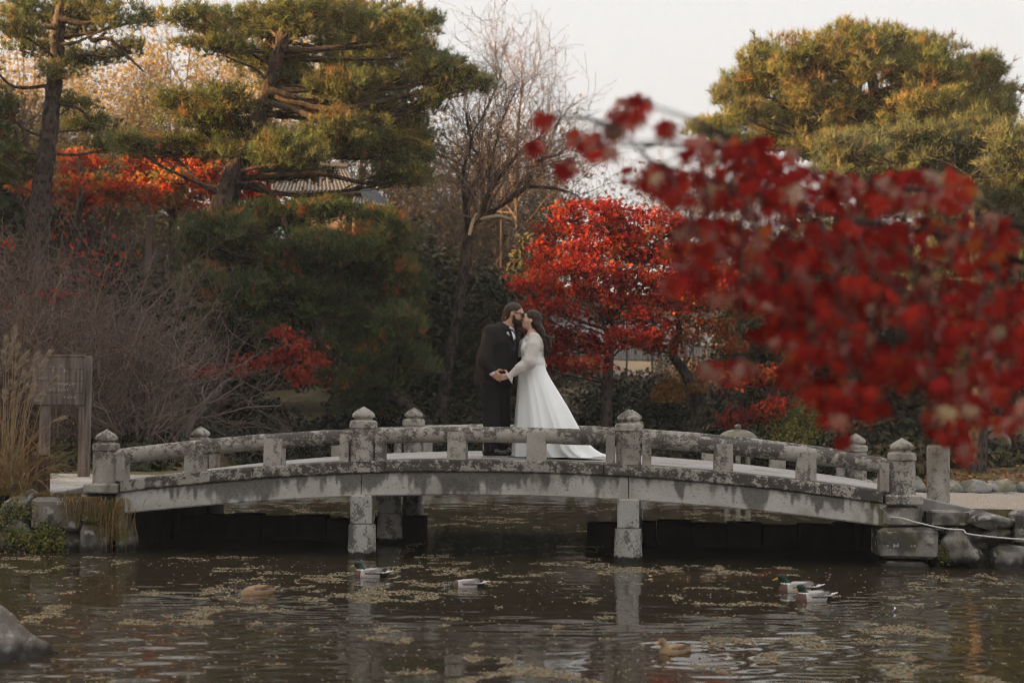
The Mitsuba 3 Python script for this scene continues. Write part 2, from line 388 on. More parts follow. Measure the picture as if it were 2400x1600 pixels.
def bark_fn(lo, hi):
    def fn(p, n, uv):
        k = fbm(p.x * 16, p.y * 16, p.z * 5, 4)
        c = mix(lo, hi, smoothstep(0.3, 0.7, k))
        return mix(c, (lo[0] * 0.35, lo[1] * 0.35, lo[2] * 0.35), 0.8 * smoothstep(0.60, 0.68, noise(p.x * 30, p.y * 30, p.z * 9)))
    return fn
barkbump = lambda p, n, uv: fbm(p.x * 24, p.y * 24, p.z * 8, 3)
scene['pine_bark'] = diffuse(bark_fn((0.034, 0.026, 0.022), (0.082, 0.062, 0.052)), bump=barkbump, scale=0.05)
scene['grey_bark'] = diffuse(bark_fn((0.10, 0.088, 0.075), (0.20, 0.18, 0.155)), bump=barkbump, scale=0.02)
scene['dark_bark'] = diffuse(bark_fn((0.028, 0.022, 0.019), (0.075, 0.058, 0.048)), bump=barkbump, scale=0.03)
scene['twig_mat'] = diffuse((0.135, 0.095, 0.078))
scene['pale_twig_mat'] = diffuse((0.46, 0.36, 0.25))
def wood_fn(lo, hi):
    def fn(p, n, uv):
        g = fbm(p.x * 40, p.y * 40, p.z * 2.5, 3)
        return mix(lo, hi, smoothstep(0.3, 0.7, g)) * (0.8 + 0.4 * fbm(p.x * 3, p.y * 3, p.z * 3, 2))
    return fn
scene['sign_wood'] = diffuse(wood_fn((0.080, 0.062, 0.053), (0.155, 0.127, 0.112)), bump=lambda p, n, uv: fbm(p.x * 60, p.y * 60, p.z * 3, 2), scale=0.006)
scene['stump_wood'] = diffuse(wood_fn((0.035, 0.020, 0.014), (0.095, 0.058, 0.042)), bump=lambda p, n, uv: fbm(p.x * 50, p.y * 50, p.z * 3, 2), scale=0.012)
# ---------------------------------------------------------------- ground: one sheet with the pond's hollow in it
def shore_far(x):
    return 31.2 + 0.9 * np.sin(x * 0.35 + 1.0) + 0.35 * np.sin(x * 1.3)
def ground_z(x, y):
    x, y = np.asarray(x, float), np.asarray(y, float)
    tt = (x - B_O[0]) * B_T[0] + (y - B_O[1]) * B_T[1]; nn = (x - B_O[0]) * B_N[0] + (y - B_O[1]) * B_N[1]
    far = y - shore_far(x)
    z = np.full(x.shape, -0.7)
    hill = 0.30 + 0.10 * np.clip(far, 0, 4) + 0.15 * np.clip(far - 4, 0, 12) + 0.04 * np.clip(far - 16, 0, 40) + 0.02 * np.clip(far - 56, 0, 300)
    z = np.where(far > 0, np.minimum(hill, 0.0 + far * 1.2), z)
    edge = -4.45 - np.clip(y - 20.5, 0, 12) * 0.13
    left = (x < edge) & (nn > 0.12)
    lz = 0.62 + 0.03 * np.clip(y - 23.5, 0, 8) + 0.02 * (meshkit.noise(np.stack([x, y, 0 * x], -1) * 0.8) - 0.5)
    z = np.where(left, np.maximum(z, np.where(y > 23, lz + 0.05 * (meshkit.fbm(np.stack([x, y, 0 * x], -1) * 1.7) - 0.5), 0.612)), z)
    right = (tt > 4.50) & (nn > 0.12) & (nn < 3.75)
    z = np.where(right, 0.592, z)
    z = np.where((x < -11.5 - 0.1 * np.abs(y - 8)) & (y <= 17.4), 0.6, z)
    z = np.where(y < 4.5, 0.12 + 0.02 * meshkit.noise(np.stack([x, y, 0 * x], -1)), z)
    z = z + np.where(y > 32, 0.25 * (meshkit.fbm(np.stack([x, y, 0 * x], -1) * 0.35) - 0.5), 0)
    return z
def axis(lo, hi, step, out_lo, out_hi, grow=1.35):
    a = list(np.arange(lo, hi + 1e-6, step)); s = step
    while a[-1] < out_hi: s *= grow; a.append(a[-1] + s)
    s = step
    while a[0] > out_lo: s *= grow; a.insert(0, a[0] - s)
    return np.array(a)
def sheet(xs, ys, zfun):
    X, Y = np.meshgrid(xs, ys, indexing='ij'); v = np.stack([X, Y, zfun(X, Y)], -1).reshape(-1, 3)
    i, j = np.meshgrid(np.arange(len(xs) - 1), np.arange(len(ys) - 1), indexing='ij'); a = i * len(ys) + j
    q = np.stack([a, a + len(ys), a + len(ys) + 1, a + 1], -1).reshape(-1, 4)
    return v, np.vstack([q[:, [0, 1, 2]], q[:, [0, 2, 3]]])
single('ground', 'brown leaf-strewn earth of the banks and the slope behind the pond', None, sheet(axis(-8, 8, 0.25, -900, 900), axis(15.5, 40, 0.25, -300, 900, 1.25), ground_z), 'ground_soil', smooth=40, kind='structure')

# ---------------------------------------------------------------- water
DUCK_AT = {}
def duck_spot(name, x, y):
    DUCK_AT[name] = at(x, y, 1.0); r = DUCK_AT[name] - EYE; DUCK_AT[name] = EYE + r * (-1.6 / r[2]); return DUCK_AT[name]
for nm, x, y in (('dip', 604, 1391), ('left', 868, 1351), ('dab', 1093, 1376), ('back', 1868, 1386), ('front', 1905, 1407), ('hen', 1580, 1530)):
    duck_spot(nm, x, y)
def wave_z(x, y):
    P = np.stack([x * 0.55, y * 1.0, 0 * x], -1)
    calm = 0.45 + 1.5 * meshkit.noise(np.stack([x * 0.28 + 4, y * 0.33, 0 * x], -1), 3)
    z = 0.0026 * (meshkit.noise(P * 3.1, 1) - 0.5) + 0.0021 * (meshkit.noise(P * 6.3 + 5, 2) - 0.5) + 0.0009 * (meshkit.noise(P * 12.0 + 9, 4) - 0.5)
    ph = meshkit.noise(np.stack([x * 0.35, y * 0.35, 0 * x], -1), 7) * 9
    m = np.clip(meshkit.noise(np.stack([x * 0.45 + 9, y * 0.30, 0 * x], -1), 8) * 2.2 - 0.75, 0, 1)
    z = z * calm + m * (0.0042 * np.sin(2 * np.pi * (y * 3.3 + x * 0.9) + ph) + 0.0028 * np.sin(2 * np.pi * (y * 4.6 - x * 0.7) + 1.7 * ph))
    for nm, (amp, wl, reach) in dict(hen=(0.0085, 0.17, 0.60), front=(0.0024, 0.20, 0.9), dip=(0.0028, 0.22, 0.9), dab=(0.0028, 0.20, 0.9), left=(0.0008, 0.20, 0.6)).items():
        c = DUCK_AT[nm]; d = np.hypot(x - c[0] - 0.12, (y - c[1]))
        z = z + amp * np.sin(2 * np.pi * d / wl) * np.exp(-(d / reach) ** 2) * np.clip(d / 0.12, 0, 1)
    return z * np.clip((40 - y) / 10, 0, 1)
wy = [5.0]
while wy[-1] < 35: wy.append(wy[-1] + max(0.62 * wy[-1] ** 2 / 2443, 0.014))
wx = np.concatenate([[-60, -40, -25, -16, -11], np.arange(-8.5, 8.51, 0.085), [11, 16, 25, 40, 60]])
single('water', 'dark brown rippled pond water under and around the bridge', None, sheet(wx, np.array([3.5, 4.2] + wy + [36.5]), wave_z), 'water_mat', smooth=True, kind='structure')

def flat_bits(C, r, g, sides=6, tilt=0.12):
    """Small flat floating bits: each a low six-sided scrap, its rim a little under its middle."""
    n = len(C); a = np.arange(sides) * 2 * np.pi / sides + g.random((n, 1)) * 6.28
    R = r[:, None] * (0.6 + 0.7 * g.random((n, sides)))
    rim = np.stack([R * np.cos(a), R * np.sin(a) * 0.8, 0.002 * g.random((n, sides)) - 0.003], -1) + C[:, None]
    v = np.concatenate([C[:, None] + [0, 0, 0.003], rim], 1).reshape(-1, 3)
    j = np.arange(sides); f = np.stack([0 * j, 1 + j, 1 + (j + 1) % sides], -1)
    return v, (f[None] + (np.arange(n) * (sides + 1))[:, None, None]).reshape(-1, 3)
g = np.random.default_rng(21)
N = 620000
yy = 8.6 / (1 - g.random(N) * (1 - 8.6 / 30.0)); xx = (g.random(N) * 2 - 1) * (yy * 0.36 + 0.3)
cl = meshkit.fbm(np.stack([xx * 1.1, yy * 0.75, 0 * xx], -1), 4, 5); fine = meshkit.fbm(np.stack([xx * 4.2, yy * 3.4, 0 * xx], -1), 3, 6)
w_ = 0.40 * cl + 0.60 * fine
keep = ((w_ > 0.600 + 0.045 * g.random(N)) | (g.random(N) < 0.012)) & (g.random(N) < 0.42)
tt_ = (xx - B_O[0]) * B_T[0] + (yy - B_O[1]) * B_T[1]; nn_ = (xx - B_O[0]) * B_N[0] + (yy - B_O[1]) * B_N[1]
keep &= ~((nn_ > -0.3) & (nn_ < 4.0) & (np.abs(tt_) > 1.2)) & ~((np.abs(tt_) > 4.0) & (nn_ > -0.4) & (nn_ < 4)) & (yy < shore_far(xx) - 0.4)
for c in DUCK_AT.values(): keep &= np.hypot(xx - c[0], yy - c[1]) > 0.24
xx, yy = xx[keep], yy[keep]; print('bits', len(xx))
rr = 0.004 + 0.008 * g.random(len(xx)) ** 2 + 0.00028 * yy
v, f = flat_bits(np.stack([xx, yy, wave_z(xx, yy) + 0.004], -1), rr, g, 5)
tone = g.random((len(xx), 1)); hue = g.random((len(xx), 1))
col = (0.60 + 0.75 * tone) * np.where(hue < 0.72, np.array([0.20, 0.168, 0.105]), np.where(hue < 0.92, np.array([0.25, 0.21, 0.165]), np.array([0.20, 0.075, 0.04])))
single('floating_scraps', 'pale scraps of leaf and pond weed drifting in patches on the dark water', 'pond weed', (v, f), 'matte_mat', smooth=False, color=np.repeat(col, 6, 0), kind='stuff')

# ---------------------------------------------------------------- the bridge
ZT = lambda t: 1.075 - 0.0163 * np.asarray(t, float) ** 2
ZGT = lambda t: ZT(t) - 0.125
ZGB = lambda t: 0.690 - 0.0155 * np.asarray(t, float) ** 2
ZR = lambda t: 1.432 - 0.0163 * np.asarray(t, float) ** 2
HALF, WID = 4.36, 3.62
def arc_bar(t0, t1, n0, n1, top, bot, ch=0.012, step=0.12, jitter=0.003, seed=0):
    ts = np.linspace(t0, t1, max(2, int((t1 - t0) / step) + 1)); g = np.random.default_rng(seed + 77)
    ring = lambda t: [(n0 + ch, bot(t)), (n1 - ch, bot(t)), (n1, bot(t) + ch), (n1, top(t) - ch), (n1 - ch, top(t)), (n0 + ch, top(t)), (n0, top(t) - ch), (n0, bot(t) + ch)]
    v = np.array([[(t, n, z) for n, z in ring(t)] for t in ts]); v = v + jitter * (g.random(v.shape) - 0.5) * [0, 1, 1]
    m = len(ts); v = v.reshape(-1, 3); i, j = np.meshgrid(np.arange(m - 1), np.arange(8), indexing='ij'); a0, a1 = i * 8 + j, i * 8 + (j + 1) % 8
    f = [np.stack([a0, a0 + 8, a1 + 8], -1).reshape(-1, 3), np.stack([a0, a1 + 8, a1], -1).reshape(-1, 3)]
    for e, o in ((0, 1), ((m - 1) * 8, -1)): f.append(np.array([[e, e + k, e + k + 1][::o] for k in range(1, 7)]))
    f = np.vstack(f)
    return v, f[:, ::-1]
bridge = thing('stone_bridge', 'weathered grey stone arched bridge with onion-topped posts and round handrails', 'bridge')
def ramp_top(t):
    a = np.abs(t); return np.where(a < HALF, ZT(t) + 0.006, ZT(HALF) + 0.006 - (a - HALF) * 0.21)
part(bridge, 'deck', bm(arc_bar(-5.12, 5.12, 0.128, WID - 0.128, ramp_top, lambda t: np.minimum(ramp_top(t) - 0.14, 0.50) if abs(t) > HALF else ramp_top(t) - 0.14, step=0.1)), 'deck_stone')
for side in (0, 1):
    n0, n1 = ((-0.135, 0.125) if side == 0 else (WID - 0.125, WID + 0.135))
    for i, (a, b) in enumerate(((-4.142, -2.66), (-2.652, -1.192), (-1.184, 1.186), (1.194, 3.60), (3.608, 4.142))):
        part(bridge, 'kerb_slab', bm(arc_bar(a, b, n0, n1, ZT, ZGT, seed=i)), 'edge_stone')
    g0, g1 = ((-0.095, 0.16) if side == 0 else (WID - 0.16, WID + 0.095))
    for i, (a, b) in enumerate(((-4.20, -1.458), (-1.450, 1.452), (1.460, 4.20))):
        part(bridge, 'girder', bm(arc_bar(a, b, g0, g1, lambda t: ZGT(t) - 0.002, ZGB, ch=0.015, seed=i)), 'girder_stone')
    nc = 0.0 if side == 0 else WID
    PT = (-HALF, -1.455, 1.455, HALF)
    for i in range(3):
        ts = np.linspace(PT[i] + 0.10, PT[i + 1] - 0.10, 26)
        P = np.stack([ts, ts * 0 + nc, ZR(ts) - 0.087], -1)
        part(bridge, 'handrail', bm(tube(P, 0.086 + 0.002 * np.sin(ts * 9), 18, rough=0.012, seed=i)), 'rail_stone', smooth=50)
    for t in (-3.335, -2.445, -0.41, 0.457, 2.47, 3.35):
        zb, zt = float(ZT(t)), float(ZR(t)) - 0.055
        part(bridge, 'strut', bm(frustum((t - 0.103, nc - 0.100), (t + 0.103, nc + 0.100), (t - 0.100, nc - 0.097), (t + 0.100, nc + 0.097), zb, zt)), 'post_stone', smooth=False)
    for i, t in enumerate(PT):
        zb = float(ZT(t)) - (0.0 if 0 < i < 3 else 0.005)
        shaft = lathe([(0.146, 0), (0.143, 0.03), (0.143, 0.355)], 8, math.pi / 8)
        collar = lathe([(0.138, 0.357), (0.153, 0.366), (0.153, 0.415), (0.147, 0.432), (0.130, 0.446), (0.108, 0.4475)], 16, math.pi / 16)
        neck = lathe([(0.101, 0.446), (0.099, 0.458), (0.101, 0.474)], 20)
        pk = part(bridge, 'post', bm(moved(join([shaft, collar, neck]), (t, nc, zb))), 'post_stone', smooth=28)
        cap = lathe([(0.104, 0.4745), (0.121, 0.477), (0.127, 0.487), (0.126, 0.505), (0.116, 0.522), (0.092, 0.545), (0.058, 0.567), (0.030, 0.582), (0.014, 0.592), (0.003, 0.600)], 24)
        part(pk, 'cap', bm(moved(cap, (t, nc, zb))), 'post_stone', smooth=40)
        for sgn in (-1, 1):
            if (i == 0 and sgn < 0) or (i == 3 and sgn > 0): continue
            a, b = sorted((t + sgn * 0.147, t + sgn * 0.245)); tm = (a + b) / 2
            part(bridge, 'strut', bm(frustum((a, nc - 0.098), (b, nc + 0.098), (a, nc - 0.096), (b, nc + 0.096), float(ZT(b if sgn > 0 else a)) - 0.01, float(ZR(tm)) - 0.055)), 'post_stone', smooth=False)
        if i in (0, 3):
            part(bridge, 'plinth', bm(bbox((t - 0.19, nc - 0.19, 0.655), (t + 0.19, nc + 0.19, zb), 0.015)), 'post_stone', smooth=False)
for t in (-1.455, 1.455):
    for n in (0.0, 1.81, WID):
        zb = float(ZGB(t))
        pr = part(bridge, 'pier', bm(moved(lathe([(0.158, -0.6), (0.155, 0.1), (0.146, 0.34), (0.140, 0.352)], 16, math.pi / 16), (t, n, 0))), 'pier_stone', smooth=30)
        part(pr, 'pier_head', bm(bbox((t - 0.118, n - 0.118, 0.353), (t + 0.118, n + 0.118, zb + 0.02 if n != 1.81 else 0.9), 0.018)), 'pier_stone', smooth=False)
    part(bridge, 'cross_beam', bm(bbox((t - 0.11, 0.165, zb - 0.12), (t + 0.11, WID - 0.165, zb + 0.18), 0.01)), 'pier_stone', smooth=False)

# ---------------------------------------------------------------- low dark walls that stand in the shade under the outer spans
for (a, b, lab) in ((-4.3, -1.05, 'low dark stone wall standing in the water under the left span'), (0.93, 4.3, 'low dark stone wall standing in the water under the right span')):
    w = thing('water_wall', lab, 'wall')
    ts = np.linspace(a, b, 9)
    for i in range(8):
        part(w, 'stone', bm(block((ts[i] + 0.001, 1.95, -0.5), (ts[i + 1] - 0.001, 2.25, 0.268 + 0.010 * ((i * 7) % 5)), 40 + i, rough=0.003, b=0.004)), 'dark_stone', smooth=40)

# ---------------------------------------------------------------- banks: each stone of the two walls beside the bridge
def wall_rows(key, mat, specs, seed):
    """specs: (t0, t1, z0, z1, n of the face, depth, kind)"""
    for i, (t0, t1, z0, z1, n, dp, kind) in enumerate(specs):
        if kind == 'b': m = block((t0, n, z0), (t1, n + dp, z1), seed + i, rough=0.02, b=0.03)
        else:
            m = boulder(((t1 - t0) * 0.60, dp * 0.62, (z1 - z0) * 0.60), seed + i, 3, 0.16, 7); m = moved(m, ((t0 + t1) / 2, n + dp * 0.5, (z0 + z1) / 2))
        part(key, 'stone', bm(m), mat, smooth=35)
lw = thing('bank_wall', 'mossy rough stone bank wall left of the bridge with dry grass hanging over it', 'wall')
wall_rows(lw, 'left_stone', [
    (-4.60, -4.30, 0.30, 0.67, -0.16, 0.5, 'b'), (-4.60, -4.27, -0.25, 0.31, -0.19, 0.5, 'b'), (-4.30, -4.10, 0.05, 0.62, -0.08, 0.4, 'r'), (-4.28, -4.05, -0.3, 0.30, -0.06, 0.4, 'r'),
    (-5.18, -4.62, 0.22, 0.60, -0.14, 0.5, 'b'), (-5.20, -4.62, -0.3, 0.24, -0.06, 0.45, 'r'), (-5.62, -5.02, -0.2, 0.30, -0.26, 0.5, 'r'), (-5.62, -5.17, 0.28, 0.66, -0.08, 0.45, 'r'),
    (-6.2, -5.6, 0.12, 0.40, -0.15, 0.5, 'r'), (-6.25, -5.6, 0.36, 0.66, -0.06, 0.45, 'r'), (-6.3, -5.62, -0.3, 0.14, -0.2, 0.5, 'b'), (-7.1, -6.25, 0.1, 0.62, -0.1, 0.5, 'b'), (-7.1, -6.3, -0.3, 0.12, -0.18, 0.5, 'b'), (-8.2, -7.1, -0.3, 0.6, -0.12, 0.5, 'b')], 100)
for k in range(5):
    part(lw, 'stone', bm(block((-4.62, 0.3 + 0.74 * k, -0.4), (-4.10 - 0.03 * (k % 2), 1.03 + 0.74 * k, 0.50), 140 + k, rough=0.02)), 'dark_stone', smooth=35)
rw = thing('bank_wall', 'rough stone bank wall right of the bridge below the pale gravel', 'wall')
wall_rows(rw, 'right_stone', [
    (4.14, 4.56, 0.425, 0.650, -0.15, 0.5, 'b'), (4.08, 4.72, 0.085, 0.418, -0.20, 0.6, 'b'), (4.12, 4.62, -0.3, 0.070, -0.27, 0.6, 'b'),
    (4.60, 5.05, 0.43, 0.602, -0.10, 0.5, 'b'), (4.58, 4.90, 0.33, 0.44, -0.02, 0.4, 'r'), (5.02, 5.50, 0.40, 0.600, -0.13, 0.5, 'r'), (4.80, 5.16, -0.02, 0.42, -0.16, 0.5, 'r'), (4.66, 4.86, -0.2, 0.32, -0.04, 0.4, 'r'),
    (5.10, 5.52, 0.20, 0.44, -0.05, 0.45, 'r'), (5.28, 6.0, -0.25, 0.24, -0.20, 0.55, 'b'), (5.52, 6.1, 0.24, 0.598, -0.09, 0.5, 'b'), (5.05, 5.30, -0.3, 0.12, -0.08, 0.45, 'r'), (6.02, 6.9, -0.3, 0.597, -0.12, 0.5, 'b'), (6.9, 8.4, -0.3, 0.596, -0.12, 0.5, 'b')], 200)
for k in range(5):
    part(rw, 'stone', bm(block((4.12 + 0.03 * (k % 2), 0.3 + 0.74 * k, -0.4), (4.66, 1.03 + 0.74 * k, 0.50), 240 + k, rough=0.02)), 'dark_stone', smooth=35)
for k in range(9):
    part(rw, 'stone', bm(block((4.62 + 0.7 * k, 3.62, -0.4), (5.31 + 0.7 * k, 3.95, 0.598 + 0.006 * (k % 3)), 260 + k, rough=0.015)), 'right_stone', smooth=35)

def patch(pts, z, bump=0.0):
    from shapely.geometry import Polygon
    v, f = trimesh.creation.triangulate_polygon(Polygon(pts), engine='earcut')
    return np.column_stack([v, np.full(len(v), z)]), f
gp = bw([[4.56, 0.30, 0], [9.5, 0.30, 0], [9.5, 3.66, 0], [4.56, 3.66, 0]])[:, :2]
single('gravel_path', 'pinkish gravel landing at the right end of the bridge', None, patch(gp, 0.600), 'gravel_mat', smooth=False, kind='structure')
lp = bw([[-4.56, 0.34, 0], [-4.56, 3.5, 0], [-5.2, 5.2, 0], [-11, 5.6, 0], [-11, 0.45, 0], [-6, 0.40, 0]])[::-1, :2]
single('pavement', 'pale concrete path at the left end of the bridge', None, patch(lp, 0.622), 'concrete_mat', smooth=False, kind='structure')

# far bank rocks, seen past the right end of the bridge
ROCKS = [(2170, 1118, 60, 26, 'low mossy rock on the far bank just left of the round stone bollard'), (2262, 1102, 46, 44, 'pale pointed rock on the far bank just right of the round stone bollard'), (2300, 1112, 60, 30, 'long flat-topped pale rock on the far bank'),
         (2350, 1102, 34, 36, 'dark blue-grey round rock on the far bank'), (2386, 1112, 50, 34, 'pale rounded rock on the far bank at the right edge of the picture'), (2345, 1042, 62, 62, 'big pale knobbly boulder up on the far bank under the maple leaves'),
         (2020, 1105, 50, 24, 'low rock on the far bank behind the right end of the handrail')]
for i, (x, y, w, h, lab) in enumerate(ROCKS):
    Y = 32.6 if i != 5 else 34.5
    c = at(x, y, Y); sx, sz = px(w, Y) * 0.58, px(h, Y) * 0.6
    gz = float(ground_z(c[0], c[1])); zc = c[2]
    m = boulder((sx, sx * 0.8, max(sz, 0.12)), 300 + i, 3, 0.15, 6)
    single('rock', lab, 'rock', moved(m, (c[0], c[1], zc - 0.02)), 'bank_rock' if i != 3 else 'dark_stone', smooth=35)
bank = thing('bank_edging', 'line of low mossy stones along the far shore of the pond', 'stone edging')
for i, x in enumerate(np.arange(-6.5, 16, 0.58)):
    g2 = np.random.default_rng(i + 5000); y = float(shore_far(x)) + 0.10
    part(bank, 'stone', moved(boulder((0.36, 0.30, 0.20 + 0.08 * g2.random()), 400 + i, 2, 0.15, 5), (x, y, 0.10 + 0.05 * g2.random()), rz=g2.random() * 3), 'bank_rock', smooth=35)
c = at(20, 1515, 9.85)
single('rock', 'big grey rock rising from the water at the lower left corner', 'rock', moved(boulder((0.47, 0.42, 0.43), 911, 4, 0.20, 12), (c[0] - 0.15, c[1] + 0.1, -0.02), rz=0.5), 'wet_rock', smooth=35)
# round stone bollard on the right landing
c = at(2199, 1166, 16.75)
sd = lathe([(0.122, 0), (0.124, 0.02), (0.121, 0.30), (0.1235, 0.62), (0.121, 0.664), (0.108, 0.678)], 28)
v = sd[0].copy(); k = 1 + 0.014 * (meshkit.fbm(v * 9, 3) - 0.5); v[:, :2] *= k[:, None]
single('bollard', 'round rough granite bollard standing on the gravel right of the bridge', 'bollard', (v + [c[0], c[1], 0.595], sd[1]), 'post_stone', smooth=40)
# cable
cp = [at(x, y, Y) for x, y, Y in ((2076, 1211, 16.25), (2110, 1213, 16.05), (2150, 1224, 16.0), (2215, 1238, 15.95), (2256, 1241, 15.95), (2268, 1250, 15.93), (2330, 1258, 15.9), (2400, 1263, 15.85), (2470, 1264, 15.8))]
single('cable', 'thin white cable running along the front of the right stone wall', 'cable', tube(smooth_path(cp, 8), 0.0085, 8), diffuse((0.50, 0.49, 0.47)), smooth=60)
# ---------------------------------------------------------------- plants
def unit(a): return a / (np.linalg.norm(a, axis=-1, keepdims=True) + 1e-12)
def pick(g, pal, n, jit=0.22):
    """n colours out of a palette of (weight, rgb), each a little lighter or darker."""
    w = np.array([p[0] for p in pal], float); c = np.array([p[1] for p in pal], float)
    i = g.choice(len(pal), n, p=w / w.sum())
    return c[i] * (1 + jit * (2 * g.random((n, 1)) - 1)) * (1 + 0.10 * (2 * g.random((n, 3)) - 1))
def needles(C, D, g, n, L, w, col, spread=0.75):
    """At every C a tuft of n needles about the direction D."""
    m = len(C); d = unit(D[:, None] + spread * g.normal(size=(m, n, 3)))
    l = L * (0.7 + 0.5 * g.random((m, n, 1))); s = unit(np.cross(d, g.normal(size=(m, n, 3)))) * w * (0.7 + 0.6 * g.random((m, n, 1)))
    b = C[:, None] + 0.012 * g.normal(size=(m, n, 3))
    v = np.stack([b - s * 0.5, b + s * 0.5, b + d * l], 2).reshape(-1, 3)
    c = np.repeat((col[:, None] * (0.85 + 0.3 * g.random((m, n, 1)))).reshape(-1, 3), 3, 0)
    return (v, np.arange(len(v)).reshape(-1, 3)), c
def leaves(C, g, size, col, up=0.4, fold=0.25, N=None):
    """A folded four-cornered leaf at every C."""
    n = len(C); s = (size * (0.65 + 0.7 * g.random((n, 1))))
    N = unit((0 if N is None else N) + g.normal(size=(n, 3)) + np.array([0, 0, up])); a = unit(np.cross(N, g.normal(size=(n, 3)))); b = np.cross(N, a)
    v = np.stack([C - a * s, C + b * s * 0.62 + N * s * fold, C + a * s, C - b * s * 0.62 + N * s * fold], 1).reshape(-1, 3)
    f = np.array([[0, 1, 2], [0, 2, 3]])
    return (v, (f[None] + (np.arange(n) * 4)[:, None, None]).reshape(-1, 3)), np.repeat(col, 4, 0)
class Sticks:
    def __init__(self): self.a, self.b, self.r, self.q = [], [], [], []
    def add(self, a, b, r, q): self.a.append(a); self.b.append(b); self.r.append(r); self.q.append(q)
    def mesh(self, sides=3): return segs(np.array(self.a), np.array(self.b), np.array(self.r), np.array(self.q), sides)
def nv(v):
    v = np.asarray(v, float)
    return v / (math.sqrt(v[0] * v[0] + v[1] * v[1] + v[2] * v[2]) + 1e-12)
def twig(st, p, d, L, r, lvl, g, up=0.06, wob=0.22, spread=0.8, kids=(1, 3), nseg=4, shrink=0.62, rmin=0.002):
    """A branch that wanders, and forks into smaller ones."""
    for i in range(nseg):
        d = nv(d + wob * g.normal(size=3) + np.array([0, 0, up])); q = p + d * (L / nseg)
        r2 = max(rmin, r * (1 - 0.5 / nseg)); st.add(p, q, r, r2); p, r = q, r2
        if lvl > 0 and (i > 0 or nseg < 3):
            for _ in range(g.integers(kids[0], kids[1])):
                e = nv(d + spread * g.normal(size=3)); twig(st, p, e, L * shrink * (0.6 + 0.6 * g.random()), max(rmin, r * 0.55), lvl - 1, g, up, wob, spread, kids, max(2, nseg - 1), shrink, rmin)
def nearest_on(path, c, lower=0.25):
    d = np.linalg.norm(path[:, :3] - c - np.array([0, 0, -lower * 2]), axis=1) + 2.0 * np.maximum(path[:, 2] - c[2] + lower, 0)
    return int(np.argmin(d))
def limb_mesh(P, seed=0, sides=9, rough=0.10):
    P = smooth_path(P, 6); return tube(P[:, :3], P[:, 3], sides, rough, seed)
def trunk_pts(rows, Y):
    """rows (x, y, width) in display pixels, or (x, y, width, dY), to points with a radius."""
    out = []
    for r in rows:
        y = Y + (r[3] if len(r) > 3 else 0); out.append([*atd(r[0], r[1], y), pxd(r[2], y) / 2])
    return np.array(out)
def conifer(key, trunk, pads, Y, g, pal, depth=1.0, dens=1.0, L=0.17, w=0.022, n=10, branch_r=0.045, bark='pine_bark', clump=0.24, upb=0.75, kind='needle', leaf=0.05, mat='thin_leaf_mat', extra=(), ryk=0.92, ground=True):
    path = smooth_path(trunk, 8)
    if ground:
        b = path[0].copy(); gz = float(ground_z(b[0], b[1]))
        if b[2] > gz: path = np.vstack([np.array([[b[0] - 0.10 * (b[2] - gz) * 0.3, b[1], gz - 0.1, b[3] * 1.35], [b[0] - 0.02, b[1], (gz + b[2]) / 2, b[3] * 1.12]]), path])
    part(key, 'trunk', tube(path[:, :3], path[:, 3], 12, 0.10, 3), bark, smooth=50)
    for e in extra:
        part(key, 'branch', limb_mesh(np.array(e), 5), bark, smooth=50)
    V, Cc, st = [], [], Sticks()
    for i, (x, y, rx, ry) in enumerate(pads):
        Yp = Y + depth * (2 * g.random() - 1); c = atd(x, y, Yp); RX, RZ = pxd(rx, Yp), pxd(ry, Yp) * ryk; RY = max(0.55 * RX, 0.35)
        k = nearest_on(path, c); s = path[k, :3]; h = np.linalg.norm(c - s)
        m = [s, s + (c - s) * 0.4 + [0, 0, -0.10 * h * g.random()] + 0.06 * h * g.normal(size=3), s + (c - s) * 0.75 + [0, 0, -0.07 * h], c + [0, 0, -0.45 * RZ]]
        rr = min(branch_r * (0.5 + 0.3 * h), path[k, 3] * 0.55); P = smooth_path(np.column_stack([m, [rr, rr * 0.75, rr * 0.5, rr * 0.28]]), 4)
        part(key, 'branch', tube(P[:, :3], P[:, 3], 6, 0.08, i), bark, smooth=50)
        M = int(dens * (5 + RX * RZ * math.pi / (clump ** 2 * (0.45 if kind == 'needle' else 0.75))))
        u = unit(g.normal(size=(M, 3))) * g.random((M, 1)) ** (1 / 2.2) * np.where(g.random((M, 1)) < 0.16, 1.28, 1.0)
        q = c + u * [RX, RY, RZ] + [0, 0, 0]
        for z in q[:: 2]:
            j = P[min(len(P) - 1, int(len(P) * (0.55 + 0.45 * g.random()))), :3]; mid = (j + z) / 2 + 0.05 * g.normal(size=3) + [0, 0, -0.04]
            st.add(j, mid, 0.013, 0.009); st.add(mid, z - [0, 0, 0.05], 0.009, 0.004)
        T_ = 10 if kind == 'needle' else 22; tc = (q[:, None] + clump * 0.55 * g.normal(size=(M, T_, 3)) * [1, 1, 0.55]).reshape(-1, 3)
        tone = np.repeat(pick(g, pal, M, 0.28), T_, 0) * (0.85 + 0.3 * g.random((M * T_, 1)))
        out = unit((tc - c) / [RX, RY, RZ] * 0.35 + [0, 0, upb])
        if kind == 'needle': (v, f), cc = needles(tc, out, g, n, L, w, tone)
        else: (v, f), cc = leaves(tc, g, leaf, tone, up=0.8)
        V.append((v, f)); Cc.append(cc)
    if st.a: part(key, 'twigs', st.mesh(), bark, smooth=False, kind='stuff')
    part(key, 'crown', join(V), mat, smooth=False, color=np.vstack(Cc), kind='stuff')
PINE = [(5, (0.122, 0.142, 0.060)), (4, (0.155, 0.160, 0.068)), (3, (0.098, 0.125, 0.060)), (1.3, (0.22, 0.18, 0.080)), (0.4, (0.24, 0.14, 0.06))]
